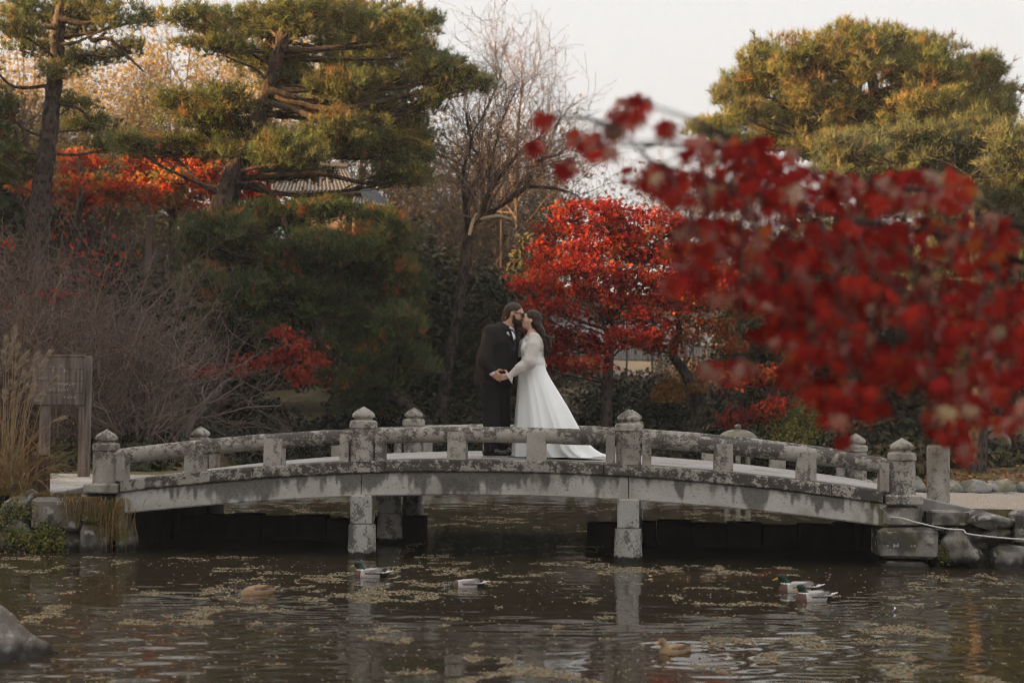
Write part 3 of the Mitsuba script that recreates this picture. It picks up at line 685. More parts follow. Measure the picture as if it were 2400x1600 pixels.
LOWPINE = [(6, (0.09, 0.117, 0.0495)), (4, (0.1215, 0.135, 0.054)), (2, (0.1688, 0.1485, 0.0585)), (0.7, (0.3375, 0.135, 0.0495))]
SUNPINE = [(5, (0.165, 0.172, 0.070)), (4, (0.125, 0.145, 0.064)), (2.0, (0.235, 0.19, 0.080)), (0.45, (0.26, 0.13, 0.055))]
BLUEPINE = [(5, (0.1313, 0.1475, 0.0825)), (4, (0.1, 0.1225, 0.0688)), (2, (0.1562, 0.1562, 0.085))]
g = np.random.default_rng(31)
# big leaning pine in the middle of the left half
BP = [(560, 55, 140, 45), (430, 40, 60, 28), (500, 100, 85, 28), (620, 70, 70, 30), (690, 25, 120, 38), (800, 35, 130, 42), (890, 65, 80, 46), (850, 120, 110, 42), (955, 110, 62, 60), (1000, 165, 55, 50), (1035, 195, 40, 25), (1095, 190, 42, 16),
      (900, 180, 85, 40), (770, 100, 80, 34), (640, 140, 90, 42), (700, 180, 100, 42), (800, 195, 110, 42), (610, 130, 60, 26), (870, 245, 90, 46), (930, 285, 60, 55), (800, 285, 80, 34), (480, 260, 110, 42), (420, 235, 50, 28), (525, 225, 70, 32), (560, 290, 50, 20),
      (380, 335, 110, 32), (480, 328, 110, 42), (580, 338, 120, 46), (680, 348, 110, 42), (310, 330, 55, 22), (760, 328, 100, 38), (850, 335, 110, 42), (930, 335, 70, 55), (905, 405, 56, 32), (955, 385, 50, 44), (1060, 172, 36, 18), (960, 50, 50, 36), (720, 252, 90, 30), (790, 315, 90, 30), (690, 398, 80, 22), (990, 230, 40, 36), (700, 60, 70, 26)]
k = thing('pine_tree', 'big leaning pine with broad layered boughs in the left half of the picture', 'pine tree')
Y = 34.0
conifer(k, trunk_pts([(505, 505, 62), (528, 430, 56), (545, 385, 50), (572, 330, 44), (600, 265, 40), (620, 200, 36), (636, 140, 32), (650, 80, 27), (655, 20, 22), (660, -60, 16)], Y), BP, Y, g, PINE, depth=1.5, dens=1.15,
        extra=[trunk_pts([(615, 205, 15), (680, 225, 13), (745, 250, 11, .3), (815, 268, 8, .5)], Y - .3), trunk_pts([(606, 235, 16), (660, 248, 14), (720, 268, 12, -.3), (790, 290, 8, -.5)], Y - .4),
               trunk_pts([(650, 112, 13), (700, 118, 12), (770, 112, 10), (850, 108, 8), (905, 98, 5)], Y - .5), trunk_pts([(610, 120, 11), (540, 108, 10), (490, 85, 8), (455, 55, 5)], Y - .5),
               trunk_pts([(545, 420, 11), (590, 425, 10), (625, 445, 8), (640, 470, 6)], Y - .3), trunk_pts([(940, 215, 6, -.4), (985, 228, 7, -.4), (1040, 210, 5, -.4)], Y - .4)])
# tall pine at the left
LP = [(40, 60, 70, 36), (105, 28, 80, 32), (180, 55, 60, 30), (190, 130, 78, 28), (30, 15, 50, 25), (210, 15, 80, 28), (60, 365, 60, 22), (15, 405, 55, 22), (250, 335, 60, 18), (205, 285, 70, 26), (170, 235, 50, 22), (2, 250, 24, 55), (5, 345, 26, 26), (60, 110, 50, 22), (270, 40, 50, 26), (300, 110, 40, 22), (130, 160, 40, 20), (-60, 300, 60, 60), (-70, 120, 60, 50), (330, 30, 40, 22)]
k = thing('pine_tree', 'tall pine with a straight brown trunk at the left edge of the picture', 'pine tree')
Y = 36.0
conifer(k, trunk_pts([(92, 460, 46), (103, 380, 42), (112, 310, 40), (120, 240, 38), (126, 170, 36), (132, 110, 32), (134, 60, 30), (144, 0, 24), (150, -80, 18)], Y), LP, Y, g, PINE, depth=1.2, dens=0.9,
        extra=[trunk_pts([(128, 62, 14), (95, 62, 12), (62, 66, 8)], Y - .3), trunk_pts([(138, 42, 15), (190, 55, 12), (228, 45, 9), (258, 22, 6)], Y - .3), trunk_pts([(190, 58, 9), (215, 95, 10), (245, 72, 7)], Y - .4),
               trunk_pts([(215, 92, 9), (250, 90, 9), (285, 122, 7), (330, 165, 4)], Y - .5), trunk_pts([(140, 240, 8), (185, 252, 7), (225, 300, 4)], Y - .3)])
# round-headed pine at the right, against the sky
RP = [(1700, 210, 60, 34), (1760, 150, 62, 42), (1850, 130, 78, 48), (1950, 102, 88, 42), (2060, 110, 80, 42), (2150, 128, 70, 42), (2240, 158, 58, 42), (2280, 215, 48, 38), (1720, 262, 58, 28), (1800, 230, 80, 48), (1885, 215, 68, 58), (1930, 160, 60, 38), (2085, 170, 70, 38), (2175, 200, 78, 48), (2245, 250, 68, 34), (2125, 262, 78, 34), (2050, 295, 60, 26), (1850, 292, 78, 42), (1940, 315, 66, 30), (1785, 318, 66, 28), (1655, 292, 50, 22), (1620, 300, 44, 20), (1690, 330, 66, 28), (1985, 268, 50, 20), (2310, 245, 30, 14), (1665, 215, 24, 12), (1960, 85, 60, 24), (2200, 290, 60, 24), (1930, 240, 80, 36), (2065, 238, 70, 28), (1995, 305, 90, 28), (2120, 228, 80, 32), (1880, 335, 80, 32), (2020, 345, 90, 32), (2180, 335, 80, 28), (1760, 275, 70, 34), (1975, 152, 70, 36), (2290, 282, 46, 26), (1830, 180, 60, 36), (2120, 160, 70, 34), (2230, 205, 60, 34), (1740, 200, 60, 34)]
k = thing('pine_tree', 'round-headed sunlit pine standing against the sky at the upper right', 'pine tree')
Y = 38.0
conifer(k, trunk_pts([(1985, 560, 44), (1990, 450, 40), (1996, 330, 34), (2002, 260, 30), (2006, 210, 26), (2000, 160, 20), (1985, 110, 14)], Y), RP, Y, g, SUNPINE, depth=1.8, dens=0.82, ryk=1.22, L=0.22, upb=1.1,
        extra=[trunk_pts([(2003, 235, 12), (1960, 215, 10), (1900, 205, 7)], Y - .4), trunk_pts([(2005, 215, 12), (2060, 198, 9), (2120, 195, 6)], Y - .4)])
BPN = [(1960, 342, 70, 32), (2060, 322, 80, 34), (2160, 332, 80, 38), (2260, 314, 80, 38), (2330, 332, 60, 48), (2000, 392, 90, 38), (2110, 392, 90, 38), (2220, 395, 90, 50), (2320, 422, 70, 48), (2280, 482, 80, 38), (2340, 522, 60, 56), (1925, 382, 46, 28), (2390, 360, 60, 60), (2400, 450, 60, 60), (2180, 465, 80, 40), (2070, 450, 80, 36), (2200, 540, 90, 46), (2290, 600, 90, 46), (2350, 660, 70, 56), (2150, 620, 80, 46), (2240, 690, 90, 50), (2220, 770, 80, 50), (2310, 770, 80, 50), (2240, 850, 80, 40)]
k = thing('pine_tree', 'pale grey-green young pine below the round-headed pine at the right edge', 'pine tree')
Y = 31.8
conifer(k, trunk_pts([(2250, 760, 36), (2245, 600, 30), (2235, 500, 22), (2232, 440, 14), (2230, 405, 6)], Y), BPN, Y + 1.0, g, BLUEPINE, depth=1.2, dens=1.05, ryk=1.2, bark='dark_bark', upb=1.5, L=0.22)
# the lower pine whose boughs hang down towards the water
LWP = [(520, 525, 90, 38), (620, 505, 100, 46), (690, 490, 70, 22), (750, 482, 70, 24), (860, 505, 50, 20), (900, 525, 60, 38), (480, 582, 80, 46), (570, 592, 110, 50), (680, 582, 110, 56), (790, 562, 100, 46), (880, 592, 70, 56), (930, 642, 46, 56), (540, 672, 90, 46), (640, 672, 110, 56), (750, 692, 120, 64), (860, 702, 90, 56), (920, 752, 56, 56), (600, 762, 60, 34), (800, 782, 100, 56), (900, 832, 86, 46), (955, 842, 40, 32), (850, 882, 80, 36), (780, 872, 60, 26), (505, 742, 60, 36), (470, 642, 46, 36), (700, 640, 80, 40), (820, 640, 80, 40), (440, 545, 40, 26), (860, 930, 80, 26)]
k = thing('pine_tree', 'low spreading dark green pine over the far bank left of the couple', 'pine tree')
Y = 32.4
conifer(k, trunk_pts([(985, 985, 34), (930, 930, 30), (850, 880, 26), (790, 840, 24), (745, 790, 22), (715, 720, 20), (690, 640, 18), (670, 560, 14), (650, 500, 9)], Y), LWP, Y, g, LOWPINE, depth=1.2, dens=1.5, upb=0.9, bark='dark_bark')

# ---------------------------------------------------------------- maples further off
REDM = [(5, (0.30, 0.036, 0.024)), (4, (0.225, 0.024, 0.019)), (2, (0.34, 0.085, 0.032)), (1.5, (0.15, 0.018, 0.015))]
ORM = [(4, (0.50, 0.150, 0.042)), (4, (0.48, 0.085, 0.032)), (2, (0.50, 0.24, 0.065)), (2, (0.34, 0.034, 0.020)), (1.5, (0.18, 0.155, 0.055))]
BRM = [(4, (0.26, 0.085, 0.030)), (3, (0.34, 0.060, 0.030)), (3, (0.20, 0.12, 0.04))]
def maple(label, rows, pads, Y, pal, depth=0.8, dens=1.0, leaf=0.055, bark='dark_bark', extra=(), r=0.03, name='maple_tree', ryk=0.92):
    k = thing(name, label, 'maple tree')
    conifer(k, trunk_pts(rows, Y), pads, Y, g, pal, depth=depth, dens=dens, kind='leaf', leaf=leaf, mat='thin_leaf_mat', bark=bark, clump=0.22, branch_r=r, extra=extra, ryk=ryk)
    return k
maple('bright red maple behind the bride, orange at its top', [(1395, 880, 24), (1400, 800, 22), (1412, 740, 19), (1425, 690, 15), (1420, 620, 11), (1405, 540, 6)],
      [(1310, 488, 44, 14), (1385, 482, 70, 20), (1460, 500, 70, 20), (1290, 530, 50, 14), (1365, 528, 80, 20), (1450, 545, 90, 20), (1545, 520, 60, 24), (1262, 572, 40, 14), (1345, 575, 80, 20), (1440, 590, 90, 20), (1540, 580, 70, 22), (1240, 612, 26, 14), (1310, 622, 70, 18), (1410, 632, 90, 20), (1510, 635, 80, 20), (1600, 610, 60, 24), (1258, 660, 40, 14), (1345, 672, 80, 18), (1450, 682, 90, 18), (1560, 680, 80, 20), (1232, 700, 26, 10), (1290, 712, 56, 14), (1390, 722, 70, 14), (1500, 728, 70, 16), (1620, 690, 50, 20), (1250, 752, 40, 12), (1320, 765, 50, 12), (1270, 800, 40, 14), (1300, 835, 40, 12), (1252, 835, 24, 12), (1420, 560, 90, 22), (1330, 600, 60, 20), (1440, 772, 70, 18), (1365, 835, 50, 12), (1500, 775, 50, 16), (1340, 792, 60, 16), (1205, 650, 24, 12), (1640, 560, 50, 26), (1660, 640, 50, 24)], 32.7, REDM, depth=1.6, dens=1.3, ryk=1.35,
      extra=[trunk_pts([(1412, 745, 12), (1450, 725, 10), (1500, 700, 6)], 32.5), trunk_pts([(1405, 790, 12), (1370, 720, 9), (1320, 690, 5)], 32.4)])
maple('brownish orange maple with crooked dark trunk in front of the white railing', [(1600, 905, 26), (1570, 850, 24), (1545, 810, 20), (1560, 760, 16), (1550, 720, 10)],
      [(1600, 770, 70, 24), (1520, 800, 60, 22), (1640, 740, 60, 30), (1560, 730, 40, 20), (1680, 790, 50, 22), (1480, 780, 50, 18), (1610, 690, 70, 30), (1700, 700, 60, 30)], 33.5, BRM, depth=0.9, dens=0.8)
maple('orange-red maple behind the trunk of the tall left pine', [(190, 600, 20), (185, 480, 17), (190, 420, 12), (180, 360, 6)], [(180, 372, 56, 36), (150, 425, 46, 28), (240, 420, 60, 28), (110, 440, 40, 20), (200, 460, 70, 22), (60, 430, 40, 16)], 41.0, ORM, dens=0.9, leaf=0.07)
maple('flaming orange maple between the two big pines', [(400, 640, 22), (398, 520, 20), (405, 450, 14), (400, 380, 7)], [(330, 392, 86, 36), (430, 402, 86, 36), (380, 442, 76, 36), (470, 385, 56, 28), (320, 442, 66, 28), (420, 482, 50, 24), (360, 360, 80, 26), (270, 430, 60, 26), (460, 440, 50, 26), (440, 360, 60, 24)], 42.0, ORM, depth=1.4, dens=1.2, leaf=0.07)
maple('deep red maple seen between the trunk of the leaning pine and the grey roof', [(590, 640, 20), (588, 540, 18), (592, 450, 12), (595, 400, 6)], [(600, 395, 50, 24), (578, 440, 40, 36), (640, 385, 36, 18), (610, 460, 40, 26)], 41.0, [(5, (0.30, 0.028, 0.022)), (3, (0.22, 0.02, 0.018))], dens=1.1, leaf=0.07)
maple('small red maple low over the far water at the left, under the spreading pine', [(425, 1010, 22), (440, 965, 20), (470, 930, 19), (498, 900, 16), (525, 875, 11), (600, 850, 7), (680, 840, 4)],
      [(690, 790, 46, 26), (640, 830, 60, 24), (560, 842, 56, 20), (470, 852, 50, 16), (690, 862, 46, 20), (730, 832, 40, 20), (420, 860, 30, 12), (655, 770, 30, 16)], 29.6, [(4, (0.26, 0.038, 0.028)), (3, (0.20, 0.032, 0.026)), (2, (0.30, 0.065, 0.032))], depth=0.6, dens=0.85, bark='grey_bark', leaf=0.05)
maple('low red maple spray at the foot of the slope right of the couple', [(1790, 990, 14), (1785, 950, 12), (1760, 900, 9), (1740, 860, 5)], [(1690, 850, 50, 24), (1740, 870, 50, 30), (1670, 875, 30, 16), (1720, 955, 50, 22), (1680, 965, 36, 14), (1770, 930, 40, 24), (1790, 860, 50, 26)], 31.9, [(5, (0.27, 0.038, 0.024)), (3, (0.19, 0.025, 0.020)), (2, (0.32, 0.085, 0.030))], depth=0.6, dens=1.1)

# ---------------------------------------------------------------- bare trees
k = thing('bare_tree', 'tall leafless tree with forking crooked limbs behind the couple', 'bare tree')
Y = 35.0
mains = [[(1012, 960, 30), (1022, 880, 27), (1045, 760, 24), (1060, 650, 23), (1075, 545, 22), (1080, 515, 20)], [(1076, 540, 13), (1068, 460, 10), (1064, 395, 8), (1082, 335, 6), (1072, 270, 4)], [(1077, 530, 13), (1076, 450, 10), (1098, 405, 9), (1104, 360, 8), (1086, 335, 6), (1086, 305, 5), (1106, 278, 4), (1136, 215, 3), (1154, 168, 2)],
         [(1082, 515, 14), (1109, 490, 12), (1124, 450, 11), (1164, 395, 9), (1199, 350, 6), (1236, 320, 4), (1262, 280, 3)], [(1084, 515, 16), (1114, 497, 14), (1164, 465, 13), (1214, 428, 10), (1224, 385, 7), (1250, 372, 6), (1286, 365, 3)], [(1214, 428, 9), (1284, 437, 6), (1330, 455, 3)], [(1124, 450, 8), (1125, 400, 6), (1140, 330, 5), (1160, 260, 4), (1190, 200, 2)]]
st = Sticks()
for i, m in enumerate(mains):
    P = trunk_pts(m, Y + (0 if i < 2 else (-1) ** i * 0.15)); P[1:, 1] += np.cumsum(0.22 * g.normal(size=len(P) - 1)) if i else 0
    part(k, 'trunk' if i == 0 else 'limb', limb_mesh(P, i, 8, 0.12), 'dark_bark', smooth=50)
    if i == 0: continue
    Q = smooth_path(P, 5)
    for q in range(3, len(Q), 2):
        d = unit(Q[q, :3] - Q[q - 1, :3])
        for _ in range(2): twig(st, Q[q, :3], nv(d + 0.8 * g.normal(size=3) + [0, 0, 0.5]), 0.9 + 0.6 * g.random(), max(0.012, Q[q, 3] * 0.45), 2, g, up=0.12, rmin=0.0045, kids=(1, 3))
part(k, 'twigs', st.mesh(), 'twig_mat', smooth=False, kind='stuff')
part(k, 'dead_branch', limb_mesh(trunk_pts([(1078, 540, 8), (1088, 502, 8), (1097, 493, 9), (1105, 502, 9), (1118, 500, 8), (1144, 496, 7), (1176, 503, 3)], 34.7), 9, 7), 'pale_twig_mat', smooth=50, label='pale sunlit broken branch crossing the trunk')
# thicket of leafless shrubs at the left
st = Sticks(); gt = np.random.default_rng(77)
for i in range(42):
    x, top = -20 + 425 * gt.random() ** 1.15, 0
    Yb = 24.8 + 5.0 * gt.random(); base = atd(x * 0.98, 1050, Yb); base[2] = float(ground_z(base[0], base[1]))
    if base[2] < 0.3: continue
    ht = float(np.interp(x, [0, 200, 330, 400], [3.9, 3.5, 2.5, 1.9])) * (0.75 + 0.4 * gt.random())
    for s in range(5):
        d = nv(np.array([0.60 * gt.normal(), 0.5 * gt.normal(), 1.0])); twig(st, base + 0.1 * gt.normal(size=3) * [1, 1, 0], d, ht * (0.8 + 0.3 * gt.random()), 0.019, 2, gt, up=0.06, wob=0.30, spread=0.85, kids=(1, 4), nseg=5, shrink=0.40, rmin=0.0024)
print('thicket', len(st.a))
single('scarlet_leaves', 'scattered scarlet leaves still hanging among the bare thicket twigs', 'leaves', *(lambda P: (lambda r: (r[0], 'thin_leaf_mat', False, r[1]))(leaves(P, gt, 0.045, pick(gt, [(1, (0.42, 0.045, 0.03))], len(P)))))(np.vstack([atd(x, y, 27 + gt.random()) + gt.normal(size=(n_, 3)) * [r_, 0.4, r_ * 0.45] for x, y, r_, n_ in ((180, 600, 0.3, 22), (230, 625, 0.35, 26), (150, 680, 0.25, 24), (215, 500, 0.3, 20), (165, 545, 0.25, 16), (10, 555, 0.12, 26), (60, 700, 0.2, 14), (260, 590, 0.25, 20))])), kind='stuff')
single('bare_thicket', 'grey-brown thicket of leafless shrubs behind the noticeboard', 'shrubs', st.mesh(), 'twig_mat', smooth=False, kind='stuff')
# low grey branches bending out of the thicket
k = thing('bare_shrub', 'leafless shrub with pale crooked low branches just right of the noticeboard', 'bare shrub'); Y = 25.5; st = Sticks()
for i, m in enumerate([[(330, 1010, 10), (310, 960, 9), (300, 900, 7), (330, 850, 5), (345, 800, 4)], [(310, 1000, 9), (270, 965, 8), (238, 940, 6), (260, 905, 5), (290, 870, 4)], [(330, 1000, 9), (340, 950, 7), (380, 880, 5), (430, 885, 4), (500, 870, 3)], [(315, 1005, 8), (350, 960, 7), (365, 900, 5), (350, 860, 4), (320, 830, 3)]]):
    P = trunk_pts(m, Y); P[0, 2] = float(ground_z(P[0, 0], P[0, 1])) - 0.05; part(k, 'limb', limb_mesh(P, i, 7), 'grey_bark', smooth=50); Q = smooth_path(P, 4)
    for q in range(6, len(Q)):
        twig(st, Q[q, :3], nv(np.array([gt.normal(), 0.5 * gt.normal(), 0.5])), 0.55, 0.008, 1, gt, up=0.03, rmin=0.0035)
part(k, 'twigs', st.mesh(), 'twig_mat', smooth=False, kind='stuff')

# ---------------------------------------------------------------- masses nobody could count: undergrowth, the wood behind
def mass(blobs, g, pal, leaf, per, shell=0.35, Ycol=None, up=0.5):
    """Leaf cover over rounded mounds: (centre, radii) list."""
    V, Cc = [], []
    for c, r in blobs:
        n = int(per * (r[0] * r[2] + r[0] * r[1] * 0.6)); u = unit(g.normal(size=(n, 3))); u[:, 2] = np.abs(u[:, 2]) * 1.0 - 0.25 * (g.random(n) < 0.35)
        u[:, 1] = np.where(u[:, 1] > 0.5, -u[:, 1] * g.random(n), u[:, 1])
        lump = 0.72 + 0.55 * meshkit.fbm(u * 2.4 + np.asarray(c) * 3.7, 3)
        p = np.asarray(c) + u * np.asarray(r) * (lump * (1 - shell * g.random(n) ** 1.6))[:, None]
        tone = pick(g, pal, 1, 0.25)[0] * 0.5 + pick(g, pal, n, 0.35) * 0.5
        (v, f), cc = leaves(p, g, leaf, tone, up=up, N=u * 0.8); V.append((v, f)); Cc.append(cc)
    return join(V), np.vstack(Cc)
gm = np.random.default_rng(91)
DARKG = [(5, (0.022, 0.027, 0.012)), (3, (0.032, 0.034, 0.014)), (2, (0.045, 0.036, 0.016)), (1, (0.06, 0.032, 0.016))]
BL = []
for x in np.arange(-8.5, 19, 0.95):
    for row, (dy, h) in enumerate(((0.9, 0.65), (2.3, 1.0), (4.0, 1.5))):
        X = x + 0.5 * gm.normal(); Yv = float(shore_far(X)) + dy + 0.4 * gm.random()
        if X > 8.0 and row == 0: continue
        hh = h * (0.7 + 0.5 * gm.random()) * (0.55 if X > 8.5 else 1.0)
        BL.append(((X, Yv, float(ground_z(X, Yv)) - 0.1), (0.85 + 0.3 * gm.random(), 0.8, hh)))
for Yv in np.arange(23.8, 31, 1.1):
    for X in np.arange(-11.5, -5.2 - 0.12 * (Yv - 21), 0.9): BL.append(((X + 0.3 * gm.normal(), Yv + 0.3 * gm.normal(), float(ground_z(X, Yv)) - 0.1), (0.7, 0.6, 0.34 + 0.28 * gm.random())))
m, c = mass(BL, gm, DARKG, 0.08, 640)
single('undergrowth', 'dark evergreen undergrowth along the far bank', 'undergrowth', m, 'leaf_mat', smooth=False, color=c, kind='stuff')
BL = []
for x0, x1, ytop, Yv in ((960, 1200, 450, 70.4), (880, 1010, 520, 38.5), (960, 1080, 560, 40), (1060, 1180, 600, 37.5), (1130, 1260, 560, 41), (1180, 1240, 660, 37), (1660, 1800, 560, 41), (1690, 1840, 520, 43), (1760, 1900, 470, 40), (1850, 2000, 440, 42), (1980, 2120, 500, 38), (2100, 2240, 520, 37), (2200, 2380, 560, 36), (400, 560, 640, 39), (520, 700, 600, 40), (680, 840, 560, 41), (800, 940, 560, 38), (300, 430, 620, 41), (-20, 150, 560, 41), (120, 320, 560, 43), (1800, 1960, 640, 36.5), (1940, 2080, 660, 36), (2060, 2200, 680, 35.5)):
    X = atd((x0 + x1) / 2, 800, Yv)[0]; zt = atd(0, ytop, Yv)[2]; zb = float(ground_z(X, Yv)) - 0.3
    BL.append(((X, Yv, zb + 0.35 * (zt - zb)), (pxd(x1 - x0, Yv) * 0.62, 1.3, (zt - zb) * 0.68)))
m, c = mass(BL, gm, [(5, (0.024, 0.030, 0.014)), (4, (0.034, 0.038, 0.017)), (2, (0.055, 0.046, 0.020)), (0.6, (0.10, 0.055, 0.022))], 0.09, 1080, shell=0.5)
single('evergreen_wood', 'dark evergreen wood on the slope behind the far bank', 'wood', m, 'leaf_mat', smooth=False, color=c, kind='stuff')
BL = []
for x in np.arange(-16, 26, 1.5):
    for Yb, h in ((40.5, 1.9), (44.5, 2.7), (49.0, 3.6)):
        X = x + 0.8 * gm.normal()
        if 1.5 < X < 9.5: h *= 0.55 if Yb < 42 else 0.32
        BL.append(((X, Yb + gm.normal() * 0.7, float(ground_z(X, Yb)) - 0.2), (1.25 + 0.4 * gm.random(), 1.0, h * (0.75 + 0.5 * gm.random()))))
m, c = mass(BL, gm, [(4, (0.075, 0.052, 0.034)), (3, (0.050, 0.044, 0.024)), (2, (0.10, 0.062, 0.036)), (1, (0.12, 0.05, 0.028))], 0.085, 270, shell=0.5)
single('slope_brush', 'brown and dull green brush covering the slope between the trees', 'brush', m, 'leaf_mat', smooth=False, color=c, kind='stuff')
BL = []
for x in np.arange(-38, 46, 4.2):
    zt = float(atd(0, 520 + 60 * gm.random(), 86.0)[2]); BL.append(((x + gm.normal(), 86 + 2 * gm.random(), 1.5 + 0.3 * zt), (3.6, 2.5, zt * 0.72)))
m, c = mass(BL, gm, [(4, (0.070, 0.056, 0.034)), (3, (0.050, 0.050, 0.028)), (2, (0.105, 0.072, 0.040))], 0.22, 34, shell=0.5)
single('far_wood', 'dull brown-green wood closing the view far behind the pond', 'wood', m, 'leaf_mat', smooth=False, color=c, kind='stuff')
# golden wood and brown bare wood far behind
GOLD = [(5, (0.46, 0.36, 0.17)), (3, (0.38, 0.29, 0.14)), (3, (0.30, 0.27, 0.13)), (1.5, (0.42, 0.25, 0.10))]
BROWN = [(5, (0.17, 0.115, 0.070)), (3, (0.13, 0.095, 0.060)), (2, (0.22, 0.15, 0.075)), (1, (0.10, 0.10, 0.045))]
def airy(specs, pal, Y, leaf, n, seed, twl=1.5, tw=26):
    gg = np.random.default_rng(seed); V, Cc, st = [], [], Sticks()
    for (x, y, rx, ry) in specs:
        Yp = Y + 3 * (2 * gg.random() - 1); c = atd(x, y, Yp); R = np.array([pxd(rx, Yp), pxd(rx, Yp) * 0.8, pxd(ry, Yp)]); gz = float(ground_z(c[0], c[1]))
        base = np.array([c[0], c[1], gz]); top = c + [0, 0, -0.2 * R[2]]
        P = smooth_path(np.array([[*base, 0.16], [*((base + top) / 2 + [0.2 * gg.normal(), 0.2, 0]), 0.12], [*top, 0.07]]), 5)
        for a, b in zip(P[:-1], P[1:]): st.add(a[:3], b[:3], a[3], b[3])
        ends = []
        for t in range(tw):
            j = P[gg.integers(len(P) // 2, len(P)), :3]; u = unit(gg.normal(size=3)); e = c + u * R * (0.5 + 0.5 * gg.random()); mid = (j + e) / 2 + 0.25 * gg.normal(size=3) - [0, 0, 0.2]
            st.add(j, mid, 0.04, 0.025); st.add(mid, e, 0.025, 0.008); ends.append(e); n0 = len(st.a)
            for _ in range(3): twig(st, mid + (e - mid) * gg.random(), nv(u + 0.5 * gg.normal(size=3) + [0, 0, 0.3]), twl, 0.012, 1, gg, rmin=0.006)
            ends += [st.b[i] for i in range(n0, len(st.b))]
        ends = np.array(ends); k_ = int(n * rx * ry / 10000)
        p = ends[gg.integers(0, len(ends), k_)] + 0.28 * gg.normal(size=(k_, 3)); (v, f), cc = leaves(p, gg, leaf, pick(gg, pal, k_, 0.3), up=0.3); V.append((v, f)); Cc.append(cc)
    return st.mesh(), join(V), np.vstack(Cc)
for key, lab, specs, pal, Y, leaf, n, seed in (
    ('golden_wood', 'golden autumn wood behind the pines at the upper left', [(60, 190, 120, 150), (190, 250, 110, 130), (260, 330, 110, 90), (420, 170, 90, 120), (500, 230, 120, 110), (600, 160, 110, 110), (30, 330, 90, 90), (700, 230, 110, 100), (330, 260, 80, 110), (830, 330, 90, 80)], GOLD, 52.0, 0.065, 3000, 3),
    ('brown_wood', 'bare brown wood on the skyline behind the couple', [(960, 400, 90, 90), (1040, 420, 90, 80), (1130, 380, 90, 110), (1230, 400, 90, 90), (1150, 480, 120, 70), (1000, 490, 110, 60), (1280, 480, 110, 60), (900, 480, 80, 60), (1560, 500, 80, 60), (1640, 500, 80, 60), (980, 570, 90, 60), (1100, 580, 90, 60), (1220, 570, 90, 60), (200, 470, 120, 60), (420, 500, 120, 60)], BROWN, 55.0, 0.08, 1700, 4)):
    tm, m, c = airy(specs, pal, Y, leaf, n, seed)
    k = thing(key, lab, 'wood', kind='stuff'); part(k, 'branches', tm, 'twig_mat', smooth=False, kind='stuff'); part(k, 'foliage', m, 'thin_leaf_mat', smooth=False, color=c, kind='stuff')
k = thing('bare_tree', 'pale feathery leafless tree rising against the sky right of the forking tree', 'bare tree'); st = Sticks(); gg = np.random.default_rng(8)
Y = 48.0; P = trunk_pts([(1190, 720, 14), (1190, 560, 12), (1186, 420, 10), (1190, 300, 7), (1200, 190, 3)], Y); part(k, 'trunk', limb_mesh(P, 2, 8), 'dark_bark', smooth=50); Q = smooth_path(P, 6)
for q in range(7, len(Q)):
    for _ in range(3): twig(st, Q[q, :3], nv(np.array([0.9 * gg.normal(), 0.9 * gg.normal(), 0.9])), 1.9 * (0.6 + 0.5 * gg.random()), 0.016, 2, gg, up=0.14, spread=0.6, kids=(1, 2), rmin=0.006)
part(k, 'twigs', st.mesh(), 'twig_mat', smooth=False, kind='stuff')

# a belt of trees along the left bank beyond the frame: the low sun comes over it
BL = [((-17.5 - 2.5 * gm.random(), y, 5.6 + 0.6 * gm.random()), (2.6, 2.6, (5.9 if y < 17 or y > 46 else 5.1) + 0.8 * gm.random())) for y in np.arange(-4, 84, 3.4)]
m, c = mass(BL, gm, [(1, (0.045, 0.052, 0.022))], 0.42, 150, shell=0.6)
single('bank_wood', 'belt of dark evergreen trees on the left bank', 'wood', m, 'leaf_mat', smooth=False, color=c, kind='stuff')
